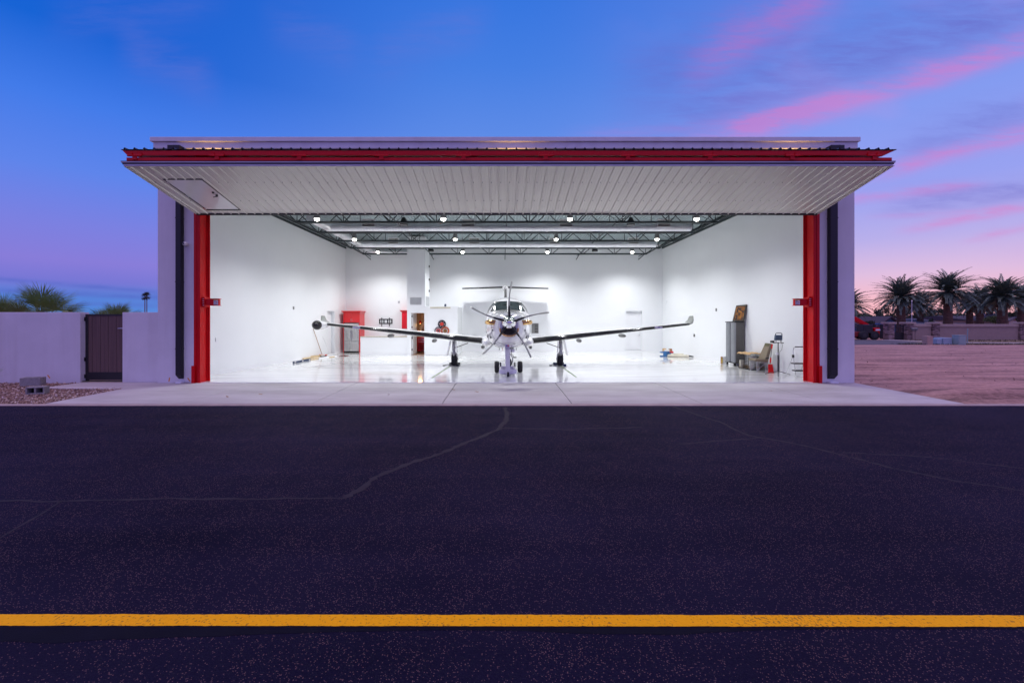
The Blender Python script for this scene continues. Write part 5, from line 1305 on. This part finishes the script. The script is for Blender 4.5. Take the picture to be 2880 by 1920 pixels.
palm(2874, 840, 55, 2.9, .38, 'date palm cut by the right edge of the picture', leaf=.52, nf=78)
palm(2386, 862, 52, 2.7, .38, 'date palm half hidden behind the hangar corner', leaf=.52, nf=78)
def garden_palm(px, D, z0, rad, lab, nf, leaf):
    x = X(px, D)
    t = thing('garden_palm', (x, D, 0), lab, 'palm', 'palms behind the garden wall')
    MB().path([(x, D, -.05), (x+.05, D, z0*.6), (x, D, z0)], [.2, .17, .15], 12).build('trunk', 'bark', t)
    m = MB()
    for k in range(nf):
        f = k/nf; az = k*2.39996; e = 1.40-1.25*f+R.uniform(-.12, .12)
        d = Vector((math.cos(az)*math.cos(e), math.sin(az)*math.cos(e), math.sin(e)))
        o_ = Vector((x, D, z0)); q = o_+d*rad*R.uniform(.42, .62)
        side = d.cross(Vector((0, 0, 1))).normalized(); nn = side.cross(d)
        m.path([o_, o_.lerp(q, .5)+Vector((0, 0, .04)), q], .012, 4)
        tw = R.uniform(-.5, .5); side = (side*math.cos(tw)+nn*math.sin(tw)).normalized()
        ns_ = 22
        for j in range(ns_):
            an = -1.35+2.7*j/(ns_-1)+R.uniform(-.04, .04)
            dd = (d*math.cos(an)+side*math.sin(an)).normalized(); ll = leaf*(.72+.28*math.cos(an*.8))*R.uniform(.88, 1.12)
            w_ = dd.cross(d.cross(side)).normalized()*.013
            mid_ = q+dd*ll*.55+nn*.02; tip = q+dd*ll+Vector((0, 0, -.10*ll*abs(math.sin(an))-.05*ll))
            m.face([q-w_*.5, q+w_*.5, mid_+w_, mid_-w_]); m.face([mid_-w_, mid_+w_, tip])
    m.build('crown', 'frondg', t, recalc=False)
garden_palm(118, 16.2, 1.75, 1.75, 'large spiky fan palm behind the long garden wall', 30, .82)
garden_palm(8, 16.9, 1.65, 1.5, 'spiky fan palm cut by the picture edge behind the garden wall', 24, .75)
garden_palm(325, 17.5, 1.55, 1.35, 'small spiky fan palm showing over the gate', 18, .6)
# spiky plant poking in at the left edge
x, y = X(-8, 12.6), 12.6
t = thing('yucca', (x-.25, y, 0), 'spiky green plant at the left edge on the gravel', 'plant')
m = MB()
for k in range(34):
    a, e = k*2.4, R.uniform(.1, 1.2); d = Vector((math.cos(a)*math.cos(e), math.sin(a)*math.cos(e), math.sin(e))); s_ = d.cross(Vector((0, 0, 1))).normalized()*.012
    b_ = Vector((x-.25, y, .25)); m.face([b_-s_, b_+s_, b_+d*.34+s_*.6, b_+d*.5, b_+d*.34-s_*.6])
m.build('leaves', 'frondg', t, recalc=False)
MB().path([(x-.25, y, 0), (x-.25, y, .27)], .05, 8).build('stem', 'bark', t)
def fan_palm(px, cyp, D, r, lab):
    c = P(px, cyp, D)
    t = thing('fan_palm', (c.x, D, 0), lab, 'palm tree', 'slender fan palms far away')
    MB().path([(c.x, D, 0), (c.x, D, c.z)], [.15, .11], 8).build('trunk', mat('pale trunk', (.20, .13, .12), .9, var=.2), t)
    m = MB()
    for k in range(60):
        a, e = k*2.4, 1.4-2.5*(k/60); d = Vector((math.cos(a)*math.cos(e), math.sin(a)*math.cos(e), math.sin(e)))
        s_ = d.cross(Vector((0, 0, 1))).normalized(); o_ = Vector((c.x, D, c.z)); q = o_+d*r*R.uniform(.4, .6)
        for j in range(7):
            an = -1.1+2.2*j/6; dd = (d*math.cos(an)+s_*math.sin(an)).normalized(); tp = q+dd*r*.5; sd = dd.cross(d.cross(s_)).normalized()*.05
            m.face([q-sd, q+sd, tp])
        m.face([o_-s_*.03, o_+s_*.03, q])
    m.build('crown', mat('dark fan leaf', (.035, .045, .03), .7, var=.3), t, recalc=False)
fan_palm(407.5, 835, 130, 1.35, 'far slender fan palm, left of the pair over the wall')
fan_palm(413, 832, 136, 1.5, 'far slender fan palm, right of the pair over the wall')
def bush_tree(px, pyt, D, wpx, hpx, lab, mt_, n=2600, ls=.16, name='tree', ground=0):
    c = P(px, pyt+hpx/2, D); rx, rz = wpx/2*D/F, hpx/2*D/F
    t = thing(name, (c.x, D, 0), lab, 'tree', 'dark trees behind the houses')
    MB().path([(c.x, D, -.05), (c.x+.1, D, c.z*.5), (c.x, D, c.z)], [.16, .12, .07], 8).build('trunk', 'bark', t)
    m = MB(); cl = [(Vector((R.uniform(-1, 1), R.uniform(-1, 1), R.uniform(-1, 1))), R.uniform(.25, .5)) for _ in range(26)]
    for k in range(n):
        a, q = R.choice(cl); 
        if a.length > 1: a = a/a.length*.85
        v = a+Vector((R.gauss(0, 1), R.gauss(0, 1), R.gauss(0, 1)))*q*.42
        p = Vector((c.x+v.x*rx*.8, D+v.y*rx*.6, c.z+v.z*rz*.85))
        if p.z < .02: continue
        qn = Euler((R.random()*6, R.random()*6, R.random()*6)).to_matrix(); s_ = ls*R.uniform(.6, 1.3)
        m.face([p+qn @ Vector(w)*s_ for w in ((-.5, 0, 0), (0, .25, 0), (.6, 0, 0), (0, -.25, 0))])
    m.build('crown', mt_, t, recalc=False)
bush_tree(2418, 878, 78, 70, 45, 'dark leafy tree just right of the hangar corner', 'leaf', 2200, .3)
bush_tree(2440, 884, 70, 60, 26, 'yellow green tree above the purple roof', 'leafl', 1800, .28)
bush_tree(2498, 857, 82, 80, 60, 'big dark tree left of the first large date palm', 'leaf', 3200, .3)
bush_tree(2560, 850, 84, 60, 60, 'dark tree between the first and second large palms', 'leaf', 2400, .3)
bush_tree(2628, 862, 86, 70, 52, 'dark tree left of the tallest palm', 'leaf', 2600, .3)
bush_tree(2693, 880, 80, 50, 30, 'round dark shrub tree right of the tallest palm', 'leaf', 2200, .28)
bush_tree(2800, 884, 54, 60, 28, 'light green shrub before the cream gable', 'leafl', 2200, .16)
bush_tree(2446, 902, 46, 34, 22, 'dark green bush behind the red lifting machine', 'leaf', 1400, .16)
bush_tree(2475, 925, 49, 60, 32, 'low hedge behind the iron fence', 'leaf', 2200, .16)
bush_tree(2862, 876, 60, 50, 30, 'dark green tree at the right edge', 'leaf', 1800, .22)
bush_tree(2619, 890, 60, 16, 44, 'narrow dark cypress between the palms', 'leaf', 1200, .16, 'cypress')
bush_tree(2640, 882, 110, 320, 40, 'long dark line of trees on the horizon', 'leaf', 3500, .5)

# ------------------------------------------------------------------ far right: street, wall, gate, utility boxes
struct(MB().prism([(11.0, 33.4), (34.0, 33.4), (36.5, 37.0), (37.6, 41.0), (11.0, 41.0)], 2, -.3, .02).build('street', mat('far asphalt', (.10, .095, .10), .85, var=.1)))
struct(MB().prism([(37.6, 41.0), (36.5, 37.0), (34.0, 33.4), (90, 33.4), (90, 41.2)], 2, -.3, .025).build('verge', 'grassbase'))
struct(MB().prism([(36.7, 40.6), (37.9, 40.6), (38.6, 37.6), (40.2, 36.0), (43.5, 35.3), (43.5, 34.7), (39.9, 35.4), (37.9, 37.1)], 2, -.2, .045).build('sidewalk', 'concrete'))
gr = MB()
for k in range(5200):
    x = R.uniform(32, 62); y = R.uniform(33.2, 34.6) if R.random() < .55 else R.uniform(37.5, 41)
    if x < 38 and y > 35: continue
    hgt = R.uniform(.02, .10); a = R.random()*6; d = Vector((math.cos(a), math.sin(a), 0))*.03
    q = Vector((x, y, .02)); gr.face([q-d, q+d, q+Vector((R.uniform(-.06, .06), R.uniform(-.06, .06), hgt))])
tag(gr.build('dry_grass', mat('dry grass blade', (.060, .052, .024), .9, var=.4), recalc=False), 'dry grass tufts along the street verge', 'grass', kind='stuff')
pw = 41.0
def pillar(px, lab, w_=.95, tp=905.8):
    x = X(px, pw)
    t = thing('stone_pillar', (x, pw, 0), lab, 'pillar', 'stone pillars of the tan wall')
    B(x-w_/2, x+w_/2, pw-.3, pw+.3, -.05, Z(tp, pw)-.18).build('shaft', 'stone', t)
    B(x-w_/2-.13, x+w_/2+.13, pw-.43, pw+.43, Z(tp, pw)-.18, Z(tp, pw)).build('cap', 'cap', t, bevel=.03)
pillar(2499.5, 'stone pillar left of the black walk gate', .56); pillar(2552, 'stone pillar right of the black walk gate', .64); pillar(2625.5, 'stone pillar in the middle of the tan wall', .66); pillar(2872, 'stone pillar at the right edge of the picture', .8)
def pwall(a, b, lab):
    t = thing('perimeter_wall', ((X(a, pw)+X(b, pw))/2, pw, 0), lab, 'wall', 'tan perimeter walls')
    B(X(a, pw), X(b, pw), pw-.12, pw+.12, -.05, Z(919, pw)).build('panel', 'perim', t)
    B(X(a, pw), X(b, pw), pw-.2, pw+.2, Z(919, pw), Z(911.4, pw)).build('coping', 'cap', t, bevel=.02)
pwall(2562, 2615, 'tan wall section between the second and middle pillars'); pwall(2636, 2860, 'long tan wall section right of the middle pillar'); pwall(2884, 3050, 'tan wall section cut by the right edge')
# walk gate
a, b = X(2509, pw), X(2541, pw)
t = thing('walk_gate', ((a+b)/2, pw, 0), 'black iron walk gate between two stone pillars', 'gate')
MB().box(a, a+.07, pw-.03, pw+.03, .02, 1.45).box(b-.07, b, pw-.03, pw+.03, .02, 1.45).box(a+.07, b-.07, pw-.03, pw+.03, 1.35, 1.45).box(a+.07, b-.07, pw-.03, pw+.03, .02, .75).build('frame', 'black', t)
o = MB()
for k in range(1, 7): xx = a+(b-a)*k/7; o.box(xx-.02, xx+.02, pw-.015, pw+.015, .75, 1.35)
o.build('bars', 'black', t)
# iron fence with bars
a, b = X(2380, 44), X(2493, 44)
t = thing('iron_fence', ((a+b)/2, 44, 0), 'black vertical bar vehicle gate behind the red machine', 'fence')
MB().box(a, b, 43.97, 44.03, 1.42, 1.48).box(a, b, 43.97, 44.03, .12, .18).build('rail', 'black', t)
o = MB(); xx = a
while xx < b: o.box(xx-.012, xx+.012, 43.985, 44.015, .05, 1.6); xx += .13
o.build('bars', 'black', t)
B(b-.9, b-.1, 43.2, 43.8, 0, 1.5).build('operator_box', 'black', t, bevel=.03)
# bell shaped meters
for px, lb in ((2568, 'grey bell shaped meter on a post, left of the pair'), (2575.5, 'grey bell shaped meter on a post, right of the pair')):
    x = X(px, 40.4)
    t = thing('post_meter', (x, 40.4, 0), lb, 'meter', 'bell shaped meters at the tan wall')
    MB().path([(x, 40.4, 0), (x, 40.4, .95)], .05, 8).build('post', 'perim', t)
    MB().lathe([(.05, .0), (.08, -.1), (.15, .02), (.16, .16), (.1, .22)], (x, 40.4, 1.0), 'Z', 14).build('bell', 'gray', t, smooth='auto')
# utility pedestals
x0, x1, D = X(2608.5, 33.2), X(2624, 33.2), 33.2
t = thing('utility_pedestal', ((x0+x1)/2, D, 0), 'tan ribbed utility pedestal at the edge of the dirt lot', 'utility box')
B(x0, x1, D, D+.42, 0, .66).build('body', mat('tan pedestal', (.50, .36, .28), .8, var=.2, stretch=(1, 1, 6), scale=6), t, bevel=.02)
o = MB()
for k in range(6): o.box(x0-.012, x1+.012, D-.012, D+.43, .08+k*.09, .12+k*.09)
o.build('ribs', mat('tan rib', (.42, .30, .24), .8), t)
B(x0-.02, x1+.02, D-.02, D+.44, .66, .70).build('lid', mat('tan rib', (.42, .30, .24), .8), t, bevel=.015)
x0, x1, x2, D = X(2639, 33.6), X(2654, 33.6), X(2678.5, 33.6), 33.6
t = thing('transformer_box', ((x0+x2)/2, D, 0), 'low pale blue pad transformer on the verge', 'utility box')
B(x1, x2, D, D+.8, .02, .55).build('cabinet', 'ubox', t, bevel=.03)
B(x0, x1-.004, D+.1, D+.8, .02, .47).build('side_cabinet', 'ubox', t, bevel=.03)
B(x0-.1, x2+.1, D-.1, D+.9, -.02, .03).build('pad', 'concrete', t)
x0, x1, D = X(2696.5, 33.2), X(2717.5, 33.2), 33.2
t = thing('utility_cabinet', ((x0+x1)/2, D, 0), 'upright pale green utility cabinet on the verge', 'utility box')
B(x0, x1, D, D+.5, .0, .74).build('body', 'ugreen', t, bevel=.015)
B(x0-.015, x1+.015, D-.015, D+.52, .74, .78).build('lid', 'ugreen', t, bevel=.012)
B(x0+.05, x1-.05, D-.012, D-.001, .08, .68).build('door', 'ugreen', t, bevel=.006)
x = X(2720.5, 35.5)
tag(MB().path([(x, 35.5, 0), (x+.02, 35.5, .9), (x+.05, 35.5, 1.25)], .035, 6).build('marker_post', 'ugreen'), 'thin leaning marker post behind the green utility cabinet', 'post')
x = X(2564.5, 45)
t = thing('light_pole', (x, 45, 0), 'thin pale pole behind the tan wall', 'pole')
MB().path([(x, 45, 0), (x, 45, Z(848, 45))], [.035, .025], 8).build('pole', 'alu', t)
MB().ell((x, 45, Z(846, 45)), (.07, .07, .06), 10, 6).build('lamp_head', 'label', t, True)
# houses
def gable_house(x0, x1, y0, y1, ze, zr, wall, roof, lab, gable_front=True, extra=None):
    t = thing('house', ((x0+x1)/2, y0, 0), lab, 'house', 'low houses beyond the tan wall')
    o = MB()
    if gable_front:
        xm = (x0+x1)/2
        o.prism([(x0, -.05), (x1, -.05), (x1, ze), (xm, zr), (x0, ze)], 1, y0, y1)
        o.build('wall', wall, t)
        r = MB(); ov = .5
        for a, b in (((x0-ov, ze-ov*(zr-ze)/(xm-x0)), (xm, zr)), ((x1+ov, ze-ov*(zr-ze)/(xm-x0)), (xm, zr))):
            r.hexa([(a[0], y0-.4, a[1]+.02), (b[0], y0-.4, b[1]+.02), (b[0], y1+.4, b[1]+.02), (a[0], y1+.4, a[1]+.02)], [(a[0], y0-.4, a[1]+.2), (b[0], y0-.4, b[1]+.2), (b[0], y1+.4, b[1]+.2), (a[0], y1+.4, a[1]+.2)])
        rf = r.build('roof', roof, t)
    else:
        o.box(x0, x1, y0, y1, -.05, ze).build('wall', wall, t)
        ym = (y0+y1)/2; r = MB(); r.prism([(y0-.5, ze+.002), (y1+.5, ze+.002), (ym, zr)], 0, x0-.5, x1+.5); rf = r.build('roof', roof, t)
    for k in range(2):
        xa = x0+(x1-x0)*(.2+.45*k); w = B(xa, xa+.9, y0-.05, y0-.005, .9, min(ze-.2, 1.9)).build('window', 'trim', t); B(xa+.06, xa+.84, y0-.06, y0-.052, .96, min(ze-.26, 1.84)).build('pane', 'glass', w)
    if extra:
        for (ex, ey, w_, d_, z0, z1) in extra: B(ex-w_/2, ex+w_/2, ey, ey+d_, z0, z1).build('roof_cooler', 'trim', rf)
    return t
gable_house(X(2470, 58), X(2532, 58), 58, 68, Z(915, 58), Z(893, 58), 'houseb', 'roofp', 'blue gabled house behind the iron fence')
gable_house(X(2536, 60), X(2665, 60), 60, 69, Z(913, 60), Z(895, 60), 'housew', 'roofg', 'grey roofed house behind the first pillars', False)
gable_house(X(2430, 66), X(2500, 66), 66, 76, Z(907, 66), Z(897, 66), 'housew', 'roofp', 'purple brown roofed house above the red machine', False, [(X(2457, 68), 69.5, 1.6, 1.2, Z(900, 68), Z(892, 68))])
gable_house(X(2735, 64), X(2845, 64), 64, 74, Z(902, 64), Z(887, 64), 'housew', 'roofp', 'dark shingle roofed house behind the right palms', False, [(X(2838, 66), 68.5, 1.8, 1.2, Z(891, 66), Z(881, 66))])
gable_house(X(2838, 60), X(2892, 60), 60, 63.5, Z(900, 60), Z(886, 60), 'housew', 'roofg', 'cream gabled house end at the right edge')
# striped awning
a, b = X(2461, 50), X(2492, 50)
t = thing('striped_awning', ((a+b)/2, 50, 0), 'blue and white striped awning behind the iron fence', 'awning')
MB().hexa([(a, 49, Z(917, 49)), (b, 49, Z(917, 49)), (b, 51, Z(910, 51)), (a+.4, 51, Z(910, 51))], [(a, 49, Z(917, 49)+.05), (b, 49, Z(917, 49)+.05), (b, 51, Z(910, 51)+.05), (a+.4, 51, Z(910, 51)+.05)]).build('canopy', mat('blue canvas', (.05, .14, .42), .8), t)
o = MB()
for k in range(7): xx = a+(b-a)*(k+.25)/7; o.box(xx, xx+.1, 48.97, 48.995, Z(917.5, 49), Z(913.5, 49))
o.build('valance_stripe', 'trim', t)
for xx in (a+.1, b-.1): MB().path([(xx, 49.1, 0), (xx, 49.1, Z(917, 49))], .03, 6).build('post', 'alu', t)
# red telehandler
D = 42.2
def tp(px, py): return (X(px, D), Z(py, D))
t = thing('lifting_machine', (X(2425, D), D, 0), 'red telescopic lifting machine parked beside the hangar corner', 'vehicle')
p = [tp(2385, 884), tp(2404, 891), tp(2449, 917), tp(2447, 922), tp(2440, 922), tp(2404, 903), tp(2385, 894)]
MB().prism(p, 1, D-.2, D+.2).build('boom', 'red', t, bevel=.02)
b0, b1 = X(2436, D), X(2452, D)
MB().box(b0, b1, D-.9, D+.9, Z(944, D), Z(921, D)).build('counterweight', 'red', t, bevel=.04)
MB().box(X(2446, D)-.2, b1+.02, D-.93, D-.88, Z(929, D), Z(924.5, D)).build('tail_stripe', 'trim', t)
MB().box(X(2380, D), b0, D-.7, D+.7, Z(946, D), Z(932, D)).build('chassis', mat('dark red chassis', (.25, .02, .02), .5), t, bevel=.03)
MB().box(X(2406, D), X(2432, D), D-.95, D-.1, Z(936, D), Z(912, D)).build('cab', 'black', t, bevel=.05)
for px in (2408, 2438):
    for yy in (D-1.0, D+.75):
        w = MB().lathe([(.2, 0), (.36, .0), (.43, .05), (.43, .28), (.36, .33), (.2, .33)], (X(px, D), yy, .43), 'Y', 22).build('wheel', 'rubber', t, smooth='auto')
        MB().lathe([(.02, -.01), (.2, .0), (.2, .33), (.02, .34)], (X(px, D), yy, .43), 'Y', 14).build('rim', 'gunmetal', w)

# ------------------------------------------------------------------ sky
world = bpy.data.worlds.new('World'); scene.world = world; world.use_nodes = True
nt = world.node_tree; nt.nodes.clear(); L = nt.links
class S_:
    def __init__(s, o): s.o = o
    def _b(s, op, b, rev=False):
        a, b = (b, s) if rev else (s, b); return mt2(op, a, b)
    def __add__(s, b): return s._b('ADD', b)
    def __radd__(s, b): return s._b('ADD', b)
    def __sub__(s, b): return s._b('SUBTRACT', b)
    def __rsub__(s, b): return s._b('SUBTRACT', b, True)
    def __mul__(s, b): return s._b('MULTIPLY', b)
    def __rmul__(s, b): return s._b('MULTIPLY', b)
    def __truediv__(s, b): return s._b('DIVIDE', b)
def mt2(op, a, b=None, clamp=False):
    n = nt.nodes.new('ShaderNodeMath'); n.operation = op; n.use_clamp = clamp
    for i, v in enumerate((a, b)):
        if v is None: continue
        if isinstance(v, S_): L.new(v.o, n.inputs[i])
        else: n.inputs[i].default_value = v
    return S_(n.outputs[0])
def sstep(a, lo, hi):
    n = nt.nodes.new('ShaderNodeMapRange'); n.interpolation_type = 'SMOOTHSTEP'
    n.inputs['From Min'].default_value = lo; n.inputs['From Max'].default_value = hi
    L.new(a.o, n.inputs['Value']); return S_(n.outputs['Result'])
def ramp(fac, stops):
    n = nt.nodes.new('ShaderNodeValToRGB'); e = n.color_ramp.elements
    while len(e) > 1: e.remove(e[-1])
    e[0].position = stops[0][0]/90; e[0].color = (*lin(stops[0][1]), 1)
    for p, c in stops[1:]:
        k = e.new(p/90); k.color = (*lin(c), 1)
    L.new(fac.o, n.inputs['Fac']); return n.outputs['Color']
def mixc(f, a, b, mode='MIX'):
    n = nt.nodes.new('ShaderNodeMixRGB'); n.blend_type = mode
    if isinstance(f, S_): L.new(f.o, n.inputs['Fac'])
    else: n.inputs['Fac'].default_value = f
    for i, v in ((1, a), (2, b)):
        if isinstance(v, tuple): n.inputs[i].default_value = (*v, 1)
        else: L.new(v, n.inputs[i])
    return n.outputs['Color']
tc = nt.nodes.new('ShaderNodeTexCoord'); sp = nt.nodes.new('ShaderNodeSeparateXYZ'); L.new(tc.outputs['Generated'], sp.inputs[0])
dx_, dy_, dz_ = S_(sp.outputs[0]), S_(sp.outputs[1]), S_(sp.outputs[2])
el = mt2('MAXIMUM', mt2('ARCSINE', dz_), 0.)*(2/PI)
hyp = mt2('SQRT', dx_*dx_+dy_*dy_+1e-5)
sx_ = dx_/hyp; cy_ = dy_/hyp
left = ramp(el, [(0, (78, 140, 222)), (2.2, (86, 130, 218)), (3.6, (118, 118, 214)), (5.5, (136, 124, 218)), (9, (122, 128, 226)), (14, (92, 132, 236)), (20, (62, 122, 234)), (26, (8, 98, 214)), (45, (4, 84, 200)), (90, (4, 60, 160))])
midr = ramp(el, [(0, (178, 160, 226)), (5, (158, 156, 230)), (10, (134, 150, 232)), (16, (114, 146, 234)), (24, (90, 138, 232)), (31, (66, 126, 228)), (38, (48, 116, 224)), (60, (16, 90, 205)), (90, (8, 64, 165))])
right = ramp(el, [(0, (250, 180, 188)), (2, (248, 190, 204)), (4.5, (226, 192, 226)), (8, (186, 176, 236)), (13, (152, 162, 242)), (20, (132, 156, 242)), (28, (100, 138, 232)), (45, (60, 110, 220)), (90, (12, 64, 165))])
back = ramp(el, [(0, (150, 132, 212)), (10, (156, 140, 232)), (30, (148, 142, 244)), (60, (130, 138, 238)), (90, (90, 100, 190))])
col = mixc(sstep(sx_, -.72, -.05), left, midr)
col = mixc(sstep(sx_, .02, .66), col, right)
# cloud streaks on a plane tangent to the +Y sky (u to the right, v up)
yy_ = mt2('MAXIMUM', dy_, .05); u = dx_/yy_; v = dz_/yy_
cmb = nt.nodes.new('ShaderNodeCombineXYZ'); L.new(u.o, cmb.inputs[0]); L.new(v.o, cmb.inputs[1])
def noise_at(scale, sx, sy, rot, det=6, rough=.6, dist=.3):
    m = nt.nodes.new('ShaderNodeMapping'); m.inputs['Rotation'].default_value = (0, 0, rot); m.inputs['Scale'].default_value = (sx, sy, 1); L.new(cmb.outputs[0], m.inputs['Vector'])
    n = nt.nodes.new('ShaderNodeTexNoise'); n.inputs['Scale'].default_value = scale; n.inputs['Detail'].default_value = det; n.inputs['Roughness'].default_value = rough; n.inputs['Distortion'].default_value = dist
    L.new(m.outputs['Vector'], n.inputs['Vector']); return S_(n.outputs['Fac'])
wisp = noise_at(3.2, 1., 4.2, -.33); fine = noise_at(11, .8, 4.5, -.36, 7, .65); soft = noise_at(2.2, 1, 1.8, -.3, 4, .5)
def streak(u0, v0, u1, v1, w, amp, upw=1., bend=0.):
    sl = (v1-v0)/(u1-u0); uu = (u-u0)/(u1-u0)
    line = v0+sl*(u-u0)+bend*uu*(uu-1.)+(wisp-.5)*(w*2.0)+(fine-.5)*(w*.55)
    d = (v-line)/w
    pos = mt2('MAXIMUM', d, 0.)/upw; neg = mt2('MINIMUM', d, 0.); dd = pos+neg
    g = mt2('EXPONENT', dd*dd*-1.)
    ends = sstep(uu, -.22, .22)*(1.-sstep(uu, .82, 1.25))
    return g*ends*amp*(.22+sstep(fine, .30, .68)*.55+sstep(wisp, .32, .66)*.40)
shadow = [(.40, .475, 1.30, .745, .060, .55, 1.6), (.95, .40, 1.3, .50, .035, .35, 1.5), (.93, .265, 1.30, .31, .022, .45, 1.4), (.30, .56, .75, .73, .07, .3, 1.5)]
pink = [(.42, .395, 1.30, .675, 0.0245, .95, 1.3, .05), (.56, .455, .80, .525, 0.0158, .8, 1.2), (.47, .60, .80, .78, 0.0446, .62, 1.5), (.90, .345, 1.30, .455, 0.0187, .95, 1.2), (.80, .283, 1.12, .318, 0.0130, .7, 1.), (.98, .215, 1.30, .275, 0.0115, .85, 1.2), (1.12, .19, 1.35, .245, 0.0101, .7, 1.), (.90, .245, 1.2, .262, 0.0086, .5, 1.), (.20, .44, .62, .47, 0.0144, .28, 1.2), (1.0, .55, 1.3, .66, 0.0216, .35, 1.4)]
mauve = [(-.90, .64, -.70, .555, .05, .30, 1.3), (-.55, .70, -.35, .63, .05, .22, 1.3), (-.30, .62, -.05, .70, .05, .25, 1.3), (-1.05, .70, -.7, .76, .05, .2, 1.3)]
sh = S_(nt.nodes.new('ShaderNodeValue').outputs[0]); sh.o.default_value = 0
ps, ms = sh, sh
for a in shadow: sh = sh+streak(*a)
for a in pink: ps = ps+streak(*a)
for a in mauve: ms = ms+streak(*a)
# thin blue-grey bars low on the left
bars = S_(nt.nodes.new('ShaderNodeValue').outputs[0]); bars.o.default_value = 0
for a in ((-1.3, .105, -.80, .06, .006, .6, 1.), (-1.3, .075, -.75, .045, .007, .6, 1.), (-1.3, .045, -.78, .03, .006, .5, 1.)): bars = bars+streak(*a)
col = mixc(mt2('MULTIPLY', sh, 1., True), col, lin((104, 100, 196)))
col = mixc(mt2('MULTIPLY', sstep(soft, .5, .72)*sstep(sx_, .1, .7)*sstep(v, .05, .25)*.22, 1., True), col, lin((190, 150, 225)))
col = mixc(mt2('MULTIPLY', mt2('MINIMUM', ps, 1.), .48, True), col, lin((228, 116, 192)))
col = mixc(mt2('MULTIPLY', ms, 1., True), col, lin((108, 118, 210)))
col = mixc(mt2('MULTIPLY', bars, 1., True), col, lin((84, 104, 200)))
col = mixc(sstep(cy_, .25, -.35), col, back)
col = mixc(sstep(el, .50, .80), col, (1.80, 1.28, 1.72))
bg = nt.nodes.new('ShaderNodeBackground'); bg.inputs['Strength'].default_value = .99
hs = nt.nodes.new('ShaderNodeHueSaturation'); hs.inputs['Saturation'].default_value = .99; L.new(col, hs.inputs['Color']); L.new(hs.outputs['Color'], bg.inputs['Color'])
ou = nt.nodes.new('ShaderNodeOutputWorld'); L.new(bg.outputs[0], ou.inputs['Surface'])

# ------------------------------------------------------------------ render settings
vs = scene.view_settings; vs.view_transform = 'Standard'; vs.look = 'None'; vs.exposure = 0; vs.gamma = 1; vs.use_curve_mapping = False
scene.render.engine = 'CYCLES'
cy = scene.cycles
cy.use_denoising = True
cy.max_bounces = 8; cy.diffuse_bounces = 5; cy.glossy_bounces = 4; cy.transmission_bounces = 4
cy.caustics_reflective = False; cy.caustics_refractive = False
cy.sample_clamp_indirect = 4.0; cy.blur_glossy = .5
